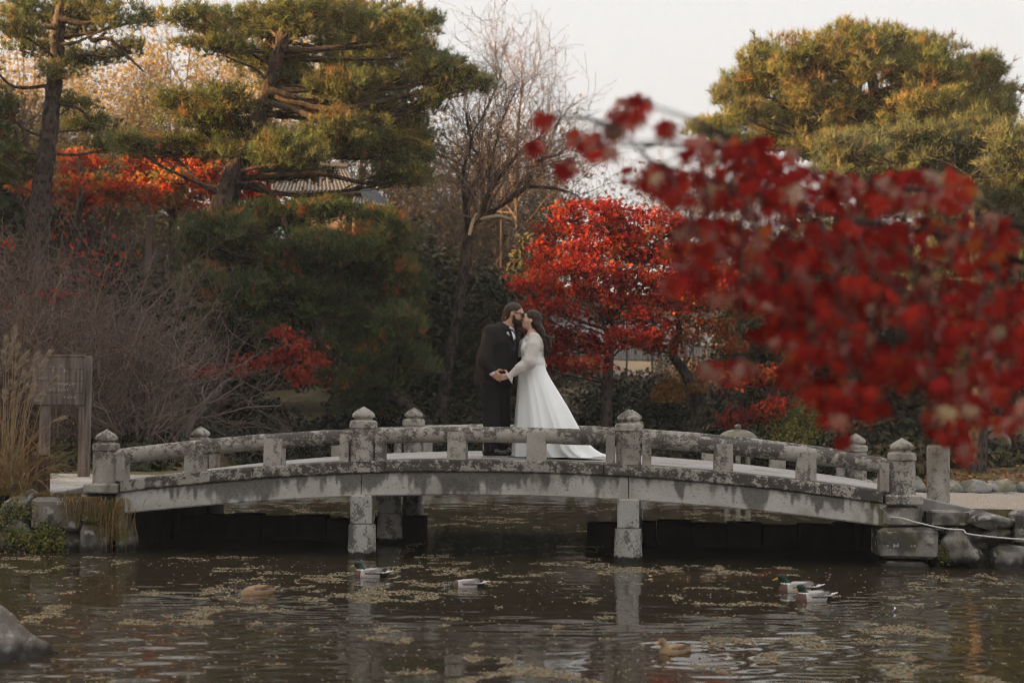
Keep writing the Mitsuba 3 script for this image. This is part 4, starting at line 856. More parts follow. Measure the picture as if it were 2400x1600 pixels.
# ---------------------------------------------------------------- the out-of-focus maple close to the camera
gf = np.random.default_rng(404)
def maple_leaf(c, tip, nrm, s, g):
    tip = nv(tip); nrm = nv(nrm - tip * (nrm @ tip)); b = np.cross(nrm, tip); P = [c]
    lobes = [(-128, 0.40), (-82, 0.72), (-40, 0.92), (0, 1.06), (40, 0.92), (82, 0.72), (128, 0.40)]
    pts = []
    for i, (a, r) in enumerate(lobes):
        if i: m = (a + lobes[i - 1][0]) / 2; pts.append((m, 0.34))
        pts.append((a, r * (0.9 + 0.2 * g.random())))
    pts.append((180, 0.12))
    for a, r in pts:
        a = math.radians(a); P.append(c + s * r * (math.cos(a) * tip + math.sin(a) * b - 0.22 * r * nrm))
    n = len(pts); return np.array(P), np.array([[0, 1 + i, 1 + (i + 1) % n] for i in range(n)])
FM = [(1440, 258, 46, 30, 5), (1340, 322, 44, 24, 5), (1250, 275, 12, 9, 2), (1222, 335, 9, 7, 1), (1300, 380, 22, 12, 2), (1415, 300, 20, 14, 2), (1528, 292, 16, 14, 2), (1470, 235, 22, 16, 3), (1375, 345, 34, 14, 3),
      (1500, 405, 80, 28, 13), (1640, 352, 70, 44, 14), (1755, 365, 74, 46, 16), (1600, 432, 110, 38, 20), (1720, 452, 120, 50, 26), (1850, 440, 115, 50, 26), (1980, 452, 110, 50, 24), (2100, 435, 100, 42, 20), (2195, 442, 52, 42, 12),
      (1640, 540, 90, 40, 18), (1800, 560, 130, 60, 32), (1950, 570, 130, 60, 32), (2100, 560, 120, 60, 30), (2255, 560, 90, 70, 26), (1580, 600, 56, 46, 12), (1720, 655, 95, 50, 20), (1860, 690, 110, 60, 28), (2000, 690, 120, 60, 30), (2150, 700, 110, 70, 32), (2290, 700, 80, 80, 28),
      (1790, 755, 62, 40, 10), (1900, 795, 90, 52, 20), (2020, 818, 100, 52, 24), (2170, 820, 90, 70, 28), (2300, 830, 70, 80, 26), (1830, 862, 40, 30, 7), (1905, 900, 60, 42, 12), (1990, 915, 50, 40, 9), (2060, 858, 50, 40, 9), (2200, 930, 70, 52, 18), (2300, 925, 50, 60, 14),
      (1920, 955, 32, 20, 4), (1930, 1008, 10, 8, 1), (2160, 960, 40, 40, 9), (2212, 1020, 12, 26, 3), (2180, 1000, 18, 20, 3), (1700, 845, 26, 18, 3), (1625, 845, 22, 16, 2), (1610, 640, 34, 24, 4), (1545, 650, 22, 20, 3)]
k = thing('maple_tree', 'dark red maple close to the camera, its blurred leaves hanging over the right side', 'maple tree')
base = np.array([3.25, 5.3, 0.05])
tr = smooth_path(np.array([[*base, 0.10], [3.15, 5.25, 0.9, 0.085], [2.95, 5.15, 1.8, 0.07], [2.75, 5.1, 2.5, 0.05], [2.6, 5.0, 3.1, 0.03]]), 6)
part(k, 'trunk', tube(tr[:, :3], tr[:, 3], 12, 0.06, 4), 'dark_bark', smooth=50)
limbs = []
for i, m in enumerate([[(2395, 620), (2250, 560), (2050, 520), (1850, 480), (1650, 415), (1500, 370), (1420, 290)], [(2395, 700), (2200, 690), (2000, 660), (1800, 610), (1600, 560)], [(2400, 800), (2250, 800), (2050, 780), (1880, 790)], [(2390, 520), (2250, 460), (2080, 430), (1900, 400), (1740, 350)], [(2400, 850), (2300, 860), (2220, 900), (2190, 980)]]):
    Yl = 4.85 + 0.16 * (i - 2); pts = [atd(x, y, Yl - 0.02 * j) for j, (x, y) in enumerate(m)]
    st0 = tr[int(len(tr) * (0.45 + 0.08 * i)) % len(tr)]; rr = np.linspace(0.013, 0.003, len(pts) + 1)
    P = smooth_path(np.column_stack([np.vstack([st0[:3], pts]), rr]), 6); limbs.append(P); part(k, 'branch', tube(P[:, :3], P[:, 3], 7, 0.08, i), 'dark_bark', smooth=50)
AL = np.vstack(limbs); stw = Sticks(); LV = []
FRED = [(5, (0.27, 0.023, 0.019)), (4, (0.19, 0.017, 0.016)), (3, (0.35, 0.034, 0.022)), (2.4, (0.34, 0.15, 0.125)), (0.9, (0.36, 0.26, 0.17)), (0.6, (0.38, 0.10, 0.03))]
for (x, y, rx, ry, n) in FM:
    for _ in range(int(n * 3.3 + 6 * (rx < 50))):
        Yp = 4.75 + 0.42 * gf.normal(); a, r = gf.random() * 6.283, math.sqrt(gf.random()); p = atd(x + rx * r * math.cos(a), y + ry * r * math.sin(a), max(3.9, min(5.6, Yp)))
        j = AL[np.argmin(np.linalg.norm(AL[:, :3] - p - [0, 0, 0.06], axis=1)), :3]
        if gf.random() < 0.22: mid = (j + p) / 2 + [0, 0, 0.02]; stw.add(j, mid, 0.0028, 0.002); stw.add(mid, p, 0.002, 0.001)
        tip = np.array([0.5 * gf.normal(), 0.5 * gf.normal(), -0.9]); nrm = np.array([0.7 * gf.normal(), -0.6 + 0.7 * gf.normal(), 0.75])
        LV.append((p, maple_leaf(p, tip, nrm, 0.045 * (0.70 + 0.60 * gf.random()), gf), pick(gf, FRED, 1, 0.25)[0]))
part(k, 'twigs', stw.mesh(4), 'dark_bark', smooth=False, kind='stuff')
LV.sort(key=lambda l: l[0][1])
for p, m, c in LV[:300]: part(k, 'leaf', m, 'thin_leaf_mat', smooth=False, color=np.tile(c, (len(m[0]), 1)))
part(k, 'foliage', join([m for _, m, _ in LV[300:]]), 'thin_leaf_mat', smooth=False, color=np.vstack([np.tile(c, (len(m[0]), 1)) for _, m, c in LV[300:]]), kind='stuff')

# ---------------------------------------------------------------- left bank: noticeboard, timber post, pampas grass, plants on the wall
k = thing('noticeboard', 'brown wooden noticeboard with faded pale writing on two square posts', 'sign'); Y = 21.6
a, b = at(75, 948, Y), at(206, 837, Y); gz = 0.60
for x0, x1, top in ((94, 116, 843), (186, 211, 834)):
    l, r = at(x0, top, Y), at(x1, top, Y); part(k, 'post', bbox((l[0], Y + 0.021, gz - 0.02), (r[0], Y + 0.14, l[2]), 0.01), 'sign_wood', smooth=False)
zs = np.linspace(a[2], b[2], 5)
for i in range(4): part(k, 'plank', bbox((a[0], Y - 0.02, zs[i] + 0.002), (b[0] - 0.03, Y + 0.018, zs[i + 1] - 0.002), 0.004), 'sign_wood', smooth=False)
part(k, 'batten', bbox((a[0] - 0.015, Y - 0.03, b[2] + 0.002), (b[0] - 0.03, Y + 0.03, b[2] + 0.03), 0.005), 'sign_wood', smooth=False)
gs = np.random.default_rng(5); st = []
def stroke(x0, z0, x1, z1, w=0.004):
    d = np.array([x1 - x0, z1 - z0]); n_ = np.array([-d[1], d[0]]) / (np.linalg.norm(d) + 1e-9) * w
    q = [(x0 + n_[0], z0 + n_[1]), (x0 - n_[0], z0 - n_[1]), (x1 - n_[0], z1 - n_[1]), (x1 + n_[0], z1 + n_[1])]
    st.append((np.array([[x, Y - 0.0215, z] for x, z in q]), np.array([[0, 1, 2], [0, 2, 3]])))
def marks(px0, px1, y, h, gap):
    x = px0
    while x < px1:
        w = h * 0.85
        for _ in range(4):
            p0, p1 = (at(x + w * gs.random(), y + h * (gs.random() - 0.5), Y) for _ in range(2))
            if gs.random() < 0.5: p1[2] = p0[2]
            stroke(p0[0], p0[2], p1[0], p1[2], 0.0034)
        x += w + gap
for args in ((117, 136, 863, 17, 3), (150, 160, 868, 9, 3), (84, 112, 885, 5, 2), (116, 178, 900, 4.5, 2), (116, 130, 911, 8, 2), (136, 160, 913, 6, 2), (86, 110, 925, 4, 2), (150, 178, 930, 7, 2)): marks(*args)
scene['faded_ink'] = diffuse((0.30, 0.285, 0.28)); part(k, 'lettering', join(st), 'faded_ink', smooth=False, label='faded illegible pale writing', kind='stuff')
c = at(92, 1150, 17.55)
single('timber_post', 'short dark red-brown square timber post at the edge of the left path', 'post', join([bbox((c[0] - 0.098, c[1] - 0.09, 0.55), (c[0] + 0.098, c[1] + 0.09, 1.035), 0.012), bbox((c[0] - 0.085, c[1] - 0.08, 1.0355), (c[0] + 0.085, c[1] + 0.08, 1.06), 0.012)]), 'stump_wood', smooth=False)

gp_ = np.random.default_rng(66)
k = thing('pampas_grass', 'tall clump of dry pampas grass with pale drooping plumes at the left edge', 'grass'); stp, blade_v, blade_c = Sticks(), [], []
tips = [(11, 795), (30, 772), (38, 812), (22, 812), (48, 840), (58, 830), (60, 850), (82, 832), (112, 826), (127, 886), (94, 924), (142, 978), (70, 870), (52, 880), (35, 860), (18, 850), (5, 830), (-20, 800), (-40, 830), (76, 905), (58, 905), (40, 930), (20, 900), (90, 860), (100, 850), (64, 930), (30, 905), (-10, 870), (-30, 900), (8, 925)]
pl = []
for i, (x, y) in enumerate(tips):
    Yp = 17.35 + 0.5 * gp_.random(); tip = at(x, y, Yp); bs = at(-14 + 36 * gp_.random() + 0.22 * x, 1130, Yp + 0.1 * gp_.normal()); bs[2] = 0.60
    droop = 0.02 + 0.10 * (x > 60); d = tip - bs
    P = smooth_path(np.array([bs, bs + d * 0.5 + [-0.08 * d[0], 0, 0.05], bs + d * 0.85 + [-0.10 * d[0], 0, 0.06], tip]), 6)
    for p0, p1, t in zip(P[:-1], P[1:], np.linspace(1, 0.45, len(P))): stp.add(p0, p1, 0.0042 * t, 0.0040 * t)
    m = 170; u = gp_.random(m); n0 = int(len(P) * 0.72); seg = P[n0:]
    f_ = u * (len(seg) - 1.001); ii = f_.astype(int); q = seg[ii] + (seg[ii + 1] - seg[ii]) * (f_ - ii)[:, None]; ax = nv(seg[-1] - seg[0])
    dd = unit(ax * 1.2 + 0.30 * gp_.normal(size=(m, 3)) + np.array([0.35 * np.sign(d[0] + 0.1), 0, -0.35])); l = 0.05 + 0.06 * gp_.random((m, 1)); s = unit(np.cross(dd, gp_.normal(size=(m, 3)))) * 0.004
    v = np.stack([q - s, q + s, q + dd * l], 1).reshape(-1, 3); c = np.repeat(pick(gp_, [(3, (0.42, 0.35, 0.26)), (2, (0.34, 0.27, 0.19)), (1, (0.28, 0.19, 0.14))], m, 0.2), 3, 0)
    part(k, 'plume', (v, np.arange(3 * m).reshape(-1, 3)), 'matte_mat', smooth=False, color=c)
scene['dry_stem'] = diffuse((0.26, 0.185, 0.105)); part(k, 'stems', stp.mesh(4), 'dry_stem', smooth=False, kind='stuff')
def blades(n, base_fn, len_fn, lean, g, pal, w=0.006, sag=0.5, steps=6):
    V, C = [], []
    for _ in range(n):
        b = base_fn(); L = len_fn(); d = nv(np.array([lean[0] + 0.5 * g.normal(), 0.45 * g.normal(), 1.0])); P, q = [b], b.copy(); sg = sag * (0.4 + 1.1 * g.random())
        for i in range(steps): q = q + nv(d + np.array([0, 0, -sg * i / steps * 2.2]) + np.array([d[0], d[1], 0]) * 0.8 * i / steps * sg) * L / steps; P.append(q)
        P = np.array(P); s = nv(np.cross(d, g.normal(size=3))) * w; t = np.linspace(1, 0.12, len(P))[:, None]
        v = np.stack([P - s * t, P + s * t], 1).reshape(-1, 3); i = np.arange(len(P) - 1) * 2
        f = np.vstack([np.stack([i, i + 1, i + 3], -1), np.stack([i, i + 3, i + 2], -1)]); V.append((v, f)); C.append(np.tile(pick(g, pal, 1, 0.3), (len(v), 1)))
    return join(V), np.vstack(C)
DRY = [(4, (0.24, 0.15, 0.075)), (3, (0.30, 0.20, 0.10)), (2, (0.18, 0.10, 0.05)), (1, (0.14, 0.13, 0.05))]
def pb():
    p = at(-25 + 95 * gp_.random() ** 1.3, 1130, 17.3 + 0.5 * gp_.random()); p[2] = 0.60; return p
m, c = blades(420, pb, lambda: 0.5 + 0.75 * gp_.random(), (0.15, 0), gp_, DRY, 0.0055, 0.55); part(k, 'leaf_blades', m, 'matte_mat', smooth=False, color=c, kind='stuff')
MOSS = [(3, (0.16, 0.115, 0.045)), (3, (0.20, 0.12, 0.055)), (2, (0.11, 0.10, 0.030)), (1, (0.20, 0.08, 0.035))]
def wb():
    t = -6.4 + 1.95 * gp_.random(); return bw([t, 0.02 + 0.24 * gp_.random(), 0.600])
m, c = blades(1900, wb, lambda: 0.03 + 0.07 * gp_.random(), (0, 0), gp_, MOSS, 0.004, 0.7, 3)
single('bank_grass', 'short yellow-brown grass and moss along the top of the left bank wall', 'grass', m, 'matte_mat', smooth=False, color=c, kind='stuff')
def hb():
    u = gp_.random(); t = -4.78 + 0.70 * u if gp_.random() < 0.55 else -4.20 + 0.12 * gp_.normal(); return bw([t, -0.21 - 0.04 * gp_.random(), 0.62 - 0.35 * gp_.random() ** 1.5 * (t > -4.35)])
V, C = [], []
for _ in range(330):
    b = hb(); L = 0.10 + 0.28 * gp_.random() ** 1.5; d = np.array([0.25 * gp_.normal(), -0.25 - 0.2 * gp_.random(), 0.2]); P = [b]
    for i in range(5): d = nv(d + np.array([0.05 * gp_.normal(), 0.10, -0.75])); P.append(P[-1] + d * L / 5)
    P = np.array(P); s = np.array([0.0035, 0.0015, 0]); t = np.linspace(1, 0.2, 6)[:, None]; v = np.stack([P - s * t, P + s * t], 1).reshape(-1, 3); i = np.arange(5) * 2
    V.append((v, np.vstack([np.stack([i, i + 1, i + 3], -1), np.stack([i, i + 3, i + 2], -1)]))); C.append(np.tile(0.62 * pick(gp_, DRY + [(3, (0.14, 0.09, 0.03))], 1, 0.35), (12, 1)))
single('hanging_grass', 'dry brown grass hanging down the left bank wall below the end post', 'grass', join(V), 'matte_mat', smooth=False, color=np.vstack(C), kind='stuff')
def leafy(key, label, cat, spots, n, size, pal, g, kind=None, up=0.5):
    V, C = [], []
    for c, r in spots:
        k_ = int(n * (r[0] * r[2] + 0.02)); p = np.asarray(c) + g.normal(size=(k_, 3)) * np.asarray(r) * 0.5; (v, f), cc = leaves(p, g, size, pick(g, pal, k_, 0.35), up=up, N=np.array([0, -0.5, 0])); V.append((v, f)); C.append(cc)
    return single(key, label, cat, join(V), 'leaf_mat', smooth=False, color=np.vstack(C), kind=kind)
YG = [(4, (0.115, 0.115, 0.022)), (3, (0.085, 0.092, 0.022)), (2, (0.060, 0.066, 0.020)), (1, (0.15, 0.13, 0.035))]
leafy('fern', 'yellow-green fern clump growing on the left bank wall just above the water', 'plant', [(bw([-4.92, -0.26, 0.17]), (0.20, 0.10, 0.17)), (bw([-5.06, -0.27, 0.11]), (0.14, 0.10, 0.13)), (bw([-4.80, -0.24, 0.12]), (0.10, 0.08, 0.14))], 9000, 0.020, YG, gp_)
leafy('ivy', 'green and yellow ivy trailing over the stones at the left edge of the bank wall', 'plant', [(bw([-5.45, -0.30, 0.40]), (0.22, 0.10, 0.16)), (bw([-5.28, -0.26, 0.46]), (0.20, 0.08, 0.10)), (bw([-5.72, -0.28, 0.34]), (0.22, 0.10, 0.22)), (bw([-5.30, -0.30, 0.16]), (0.10, 0.08, 0.16))], 5200, 0.020, YG + [(3, (0.05, 0.06, 0.02))], gp_)
leafy('moss_tuft', 'small green tuft growing between stones of the right bank wall', 'plant', [(bw([4.78, -0.10, 0.14]), (0.08, 0.06, 0.10))], 8000, 0.014, YG, gp_)
c1 = at(1868, 1000, 31.9); leafy('shrub', 'yellow-green shrub on the far bank behind the right handrail', 'shrub', [((c1[0], c1[1], c1[2]), (0.55, 0.5, 0.42)), ((c1[0] + 0.15, c1[1], c1[2] + 0.30), (0.34, 0.4, 0.30)), ((c1[0] - 0.2, c1[1], c1[2] - 0.25), (0.5, 0.5, 0.30))], 6500, 0.032, [(4, (0.10, 0.105, 0.022)), (3, (0.15, 0.14, 0.03)), (2, (0.055, 0.065, 0.02))], gp_)
for (x, y, w, h, lab) in ((1567, 905, 42, 26, 'rust-brown rounded shrub on the dark slope above the third front post'), (1634, 902, 26, 14, 'small rust-brown shrub right of the larger rust-brown one on the slope')):
    c1 = at(x, y, 33.4); m, c = mass([((c1[0], c1[1], c1[2] - px(h, 33.4)), (px(w, 33.4), 0.4, px(h, 33.4) * 1.7))], gp_, [(4, (0.20, 0.085, 0.022)), (3, (0.14, 0.065, 0.02)), (2, (0.22, 0.12, 0.03))], 0.045, 5200)
    single('shrub', lab, 'shrub', m, 'leaf_mat', smooth=False, color=c)
# fallen leaves on the banks and on the deck
gl = np.random.default_rng(12); n = 2600; X = 4 + 13 * gl.random(n); Yl = shore_far(X) + 0.2 + 5 * gl.random(n) ** 1.5
p = np.column_stack([X, Yl, ground_z(X, Yl) + 0.03]); (v, f), cc = leaves(p, gl, 0.05, pick(gl, [(3, (0.26, 0.12, 0.05)), (2, (0.20, 0.13, 0.06)), (1, (0.32, 0.07, 0.03))], n, 0.3), up=3)
single('fallen_leaves', 'brown fallen leaves scattered over the far bank', 'fallen leaves', (v, f), 'matte_mat', smooth=False, color=cc, kind='stuff')

# ---------------------------------------------------------------- stone lantern on the far shore
k = thing('stone_lantern', 'squat stone lantern with a wide domed roof on the far bank', 'stone lantern'); Y = 30.9; c = at(1729, 1060, Y); s = px(94, Y) / 0.84; zt = at(1729, 994, Y)[2]
L = lambda pr, n=24, ph=0: moved(lathe([(r * s, zt + (z - 0.42) * s) for r, z in pr], n, ph), (c[0], c[1], 0))
part(k, 'roof', L([(0.37, 0.10), (0.42, 0.125), (0.415, 0.155), (0.33, 0.235), (0.20, 0.29), (0.09, 0.315)]), 'bank_rock', smooth=40)
part(k, 'finial', L([(0.05, 0.312), (0.045, 0.335), (0.075, 0.365), (0.07, 0.395), (0.03, 0.42)], 16), 'bank_rock', smooth=40)
part(k, 'firebox', L([(0.17, -0.10), (0.17, 0.098)], 6), 'bank_rock', smooth=False); part(k, 'platform', L([(0.24, -0.18), (0.27, -0.15), (0.26, -0.105), (0.20, -0.101)], 6), 'bank_rock', smooth=False)
for a in (0.4, 2.5, 4.6):
    x, y = c[0] + 0.24 * s * math.cos(a), c[1] + 0.24 * s * math.sin(a); part(k, 'leg', tube(smooth_path(np.array([[c[0] + 0.12 * s * math.cos(a), c[1] + 0.12 * s * math.sin(a), zt - 0.60 * s], [x, y, zt - 0.75 * s], [x + 0.04 * math.cos(a), y, -0.3]]), 4), 0.055 * s, 8), 'bank_rock', smooth=40)

# ---------------------------------------------------------------- house with a grey tiled roof among the pines
scene['roof_tile'] = diffuse((0.075, 0.077, 0.086), rough=0.7, spec=0.25); scene['timber_dark'] = diffuse((0.055, 0.042, 0.034)); scene['plaster'] = diffuse((0.24, 0.235, 0.23)); scene['plaster_tan'] = diffuse((0.25, 0.19, 0.15))
k = thing('house', 'timber house with a grey tiled roof half hidden behind the pines', 'house'); Y = 46.0
def slope(p00, p01, p10, p11, n):
    """A tiled roof plane between the ridge p00-p01 and the eave p10-p11: rows of half-round ribs."""
    V = []; p00, p01, p10, p11 = map(np.array, (p00, p01, p10, p11)); nr = nv(np.cross(p01 - p00, p10 - p00)); nr = nr if nr[2] > 0 else -nr
    for i in range(n):
        a, b = i / n, (i + 1) / n; q = [p00 + (p01 - p00) * a, p00 + (p01 - p00) * b, p10 + (p11 - p10) * b, p10 + (p11 - p10) * a]
        V.append((np.array([q[0], q[1], q[2], q[3], q[0] - nr * 0.1, q[1] - nr * 0.1, q[2] - nr * 0.1, q[3] - nr * 0.1]), np.array([[0, 1, 2], [0, 2, 3], [4, 6, 5], [4, 7, 6], [3, 2, 6], [3, 6, 7], [0, 4, 5], [0, 5, 1]])))
        V.append(tube(np.array([q[0] + nr * 0.02, q[3] + nr * 0.02]), 0.035, 6))
    return join(V)
rd = [at(672, 392, Y + 2.2), at(815, 398, Y + 2.2)]; ev = [at(640, 452, Y), at(846, 446, Y)]; bk = [e + np.array([0, 4.4, 0]) for e in ev]
rf = part(k, 'roof', slope(rd[0], rd[1], ev[0], ev[1], 22), 'roof_tile', smooth=False); part(k, 'roof', slope(rd[0], rd[1], bk[0], bk[1], 22), 'roof_tile', smooth=False)
part(rf, 'ridge', tube(np.array([rd[0], rd[1]]) + [0, 0, 0.1], 0.15, 8), 'roof_tile', smooth=40)
part(k, 'gable', (np.array([rd[1] + [0.0, 0, -0.1], ev[1] + [0, 0.1, -0.1], bk[1] + [0, -0.1, -0.1]]), np.array([[0, 1, 2]])), 'timber_dark', smooth=False)
l0, l1, l2, l3 = at(838, 446, Y + 1), at(880, 446, Y + 2.5), at(826, 478, Y - 0.6), at(926, 487, Y + 0.4); part(k, 'roof', slope(l0, l1, l2, l3, 12), 'roof_tile', smooth=False)
gz = 2.3; part(k, 'wall', bbox((ev[0][0] + 0.5, Y + 0.5, gz), (ev[1][0] - 0.5, Y + 3.9, ev[1][2] - 0.05), 0.02), 'plaster_tan', smooth=False)
part(k, 'wall', bbox((ev[1][0] - 0.48, Y + 0.6, gz), (l3[0] - 0.35, Y + 3.5, l3[2] - 0.02), 0.02), 'timber_dark', smooth=False)
for i in range(5): x = ev[1][0] - 0.3 + 0.26 * i; part(k, 'batten', bbox((x, Y + 0.53, gz), (x + 0.08, Y + 0.598, l3[2] - 0.05), 0.005), 'plaster_tan', smooth=False)

# ---------------------------------------------------------------- grey building, railing and lamps behind the red maple
scene['pane_glass'] = {'type': 'principled', 'base_color': {'type': 'rgb', 'value': [0.30, 0.36, 0.40]}, 'roughness': 0.08, 'specular': 0.8}; scene['pale_frame'] = diffuse((0.40, 0.40, 0.40)); scene['iron'] = diffuse((0.035, 0.034, 0.034), rough=0.5); scene['brown_wall'] = diffuse((0.24, 0.15, 0.10)); scene['blue_panel'] = diffuse((0.38, 0.50, 0.58))
k = thing('building', 'low grey building with pale windows behind the red maple', 'building'); Y = 72.0
b0, b1 = at(1275, 830, Y), at(1760, 712, Y); gz = float(ground_z(b0[0], Y)) - 0.1
part(k, 'wall', bbox((b0[0], Y, gz), (b1[0], Y + 8, b1[2]), 0.05), 'plaster', smooth=False); part(k, 'roof', bbox((b0[0] - 0.6, Y - 0.7, b1[2] + 0.01), (b1[0] + 0.6, Y + 8.6, b1[2] + 0.35), 0.08), 'timber_dark', smooth=False)
for i, (x0, x1, y0, y1, mt) in enumerate(((1300, 1342, 762, 805, 'pane_glass'), (1368, 1392, 765, 802, 'pane_glass'), (1404, 1412, 765, 800, 'pane_glass'), (1449, 1486, 752, 777, 'pane_glass'), (1449, 1486, 778, 812, 'brown_wall'), (1494, 1522, 765, 810, 'blue_panel'), (1545, 1600, 765, 806, 'pane_glass'), (1630, 1680, 765, 806, 'pane_glass'))):
    p, q = at(x0, y1, Y), at(x1, y0, Y); m = join([bbox((p[0] - 0.08, Y - 0.06, p[2] - 0.08), (p[0], Y - 0.002, q[2] + 0.08), 0.01), bbox((q[0], Y - 0.06, p[2] - 0.08), (q[0] + 0.08, Y - 0.002, q[2] + 0.08), 0.01), bbox((p[0], Y - 0.055, q[2]), (q[0], Y - 0.002, q[2] + 0.08), 0.01), bbox((p[0], Y - 0.055, p[2] - 0.08), (q[0], Y - 0.002, p[2]), 0.01)])
    w = part(k, 'window' if mt == 'pane_glass' else 'panel', m, 'pale_frame', smooth=False); part(w, 'pane', bbox((p[0], Y - 0.03, p[2]), (q[0], Y - 0.003, q[2]), 0.002), mt, smooth=False)
k = thing('railing', 'dark iron railing on a white kerb in front of the grey building', 'railing')
p0, p1 = at(1330, 846, 66), at(1740, 862, 56); h = 0.75; n = 64
part(k, 'kerb', hull([p + np.array([0, d, z]) for p in (p0, p1) for d in (-0.12, 0.12) for z in (-0.6, 0.10)]), 'pale_frame', smooth=False)
for z in (0.16, h): part(k, 'rail', tube(np.array([p0 + [0, 0, z], p1 + [0, 0, z]]), 0.022, 6), 'iron', smooth=40)
for i in range(n + 1):
    q = p0 + (p1 - p0) * i / n; big = i % 8 == 0; part(k, 'post' if big else 'bar', tube(np.array([q + [0, 0, 0.1], q + [0, 0, h + (0.06 if big else 0)]]), 0.035 if big else 0.012, 6 if big else 4), 'iron', smooth=False)
for (x, y, lab) in ((1529, 744, 'small lit lamp on a thin pole behind the brownish maple'), (1470, 684, 'higher small lit lamp on a thin pole among the red maple branches')):
    k = thing('street_lamp', lab, 'lamp'); c = at(x, y, 60.0); gz = float(ground_z(c[0], 60.0)); part(k, 'pole', tube(np.array([[c[0], c[1], gz], [c[0], c[1], c[2] - 0.10]]), 0.04, 8), 'iron', smooth=40)
    part(k, 'hood', moved(lathe([(0.05, 0.085), (0.14, 0.10), (0.10, 0.15), (0.02, 0.19)], 12), c), 'iron', smooth=40)
    s_ = trimesh.creation.icosphere(2, 0.085); key = part(k, 'bulb', moved(s_, c), diffuse((0.8, 0.7, 0.5)), smooth=True); scene[key]['emitter'] = {'type': 'area', 'radiance': {'type': 'rgb', 'value': [0.55, 0.36, 0.16]}}
k = thing('pole', 'thin pole, pale at the top and reddish below, in front of the bare wood', 'pole'); c = at(1174, 640, 47.0); zt = at(1174, 370, 47.0)[2]; zm = at(1174, 500, 47.0)[2]; gz = float(ground_z(c[0], 47.0))
scene['red_pole'] = diffuse((0.055, 0.038, 0.036)); scene['pale_pole'] = diffuse((0.10, 0.088, 0.08))
part(k, 'lower_pole', tube(np.array([[c[0], 47.0, gz], [c[0], 47.0, zm]]), 0.035, 8), 'red_pole', smooth=40); part(k, 'upper_pole', tube(np.array([[c[0], 47.0, zm + 0.002], [c[0], 47.0, zt]]), 0.028, 8), 'pale_pole', smooth=40)
# ---------------------------------------------------------------- the couple. Local axes: x to the right, y away from the camera, z up from the deck
scene['skin'] = {'type': 'principled', 'base_color': {'type': 'rgb', 'value': [0.43, 0.24, 0.165]}, 'roughness': 0.5, 'specular': 0.35}
scene['skin_fair'] = {'type': 'principled', 'base_color': {'type': 'rgb', 'value': [0.52, 0.33, 0.25]}, 'roughness': 0.5, 'specular': 0.35}
def cloth_fn(c, k):
    def fn(p, n, uv): return mi.Color3f(*c) * (1 - k + 2 * k * fbm(p.x * 60, p.y * 60, p.z * 60, 2))
    return fn
scene['suit_cloth'] = {'type': 'twosided', 'bsdf': {'type': 'principled', 'base_color': proc(cloth_fn((0.0135, 0.0115, 0.0115), 0.25)), 'roughness': 0.8, 'specular': 0.2, 'sheen': 0.06}}
scene['shirt_cloth'] = diffuse((0.62, 0.61, 0.68)); scene['tie_cloth'] = diffuse((0.016, 0.016, 0.030), rough=0.5)
scene['dress_satin'] = {'type': 'twosided', 'bsdf': {'type': 'principled', 'base_color': {'type': 'rgb', 'value': [0.69, 0.70, 0.70]}, 'roughness': 0.55, 'specular': 0.3, 'sheen': 0.3}}
scene['lace_cloth'] = {'type': 'twosided', 'bsdf': {'type': 'principled', 'base_color': proc(lambda p, n, uv: mix((0.44, 0.40, 0.365), (0.53, 0.50, 0.475), smoothstep(0.35, 0.65, noise(p.x * 150, p.y * 150, p.z * 150)))), 'roughness': 0.85, 'specular': 0.2}}
scene['hair_brown'] = {'type': 'twosided', 'bsdf': {'type': 'principled', 'base_color': proc(lambda p, n, uv: mix((0.012, 0.007, 0.005), (0.055, 0.033, 0.022), noise(p.x * 150, p.y * 150, p.z * 26))), 'roughness': 0.5, 'specular': 0.25}}
scene['hair_dark'] = {'type': 'twosided', 'bsdf': {'type': 'principled', 'base_color': proc(lambda p, n, uv: mix((0.008, 0.005, 0.004), (0.040, 0.022, 0.015), noise(p.x * 130, p.y * 130, p.z * 20))), 'roughness': 0.5, 'specular': 0.25}}
scene['beard_mat'] = diffuse((0.026, 0.017, 0.013)); scene['shoe_leather'] = {'type': 'principled', 'base_color': {'type': 'rgb', 'value': [0.018, 0.015, 0.014]}, 'roughness': 0.35, 'specular': 0.5}; scene['sole_mat'] = diffuse((0.30, 0.28, 0.26))
scene['lens_black'] = {'type': 'principled', 'base_color': {'type': 'rgb', 'value': [0.008, 0.008, 0.009]}, 'roughness': 0.12, 'specular': 0.6}; scene['gold'] = {'type': 'roughconductor', 'material': 'Au', 'alpha': 0.3}; scene['lip'] = diffuse((0.36, 0.13, 0.11))
PX0, PZ0, PS, PY = 1160.0, 1071.0, 205.7, 17.40
_o = at(PX0, PZ0, PY); DECKZ = 1.082
P_O = np.array([_o[0], PY, DECKZ])
def J(x, y, ly): return np.array([(x - PX0) / PS, ly, (PZ0 - y) / PS])
def put(m): return moved(m, P_O)
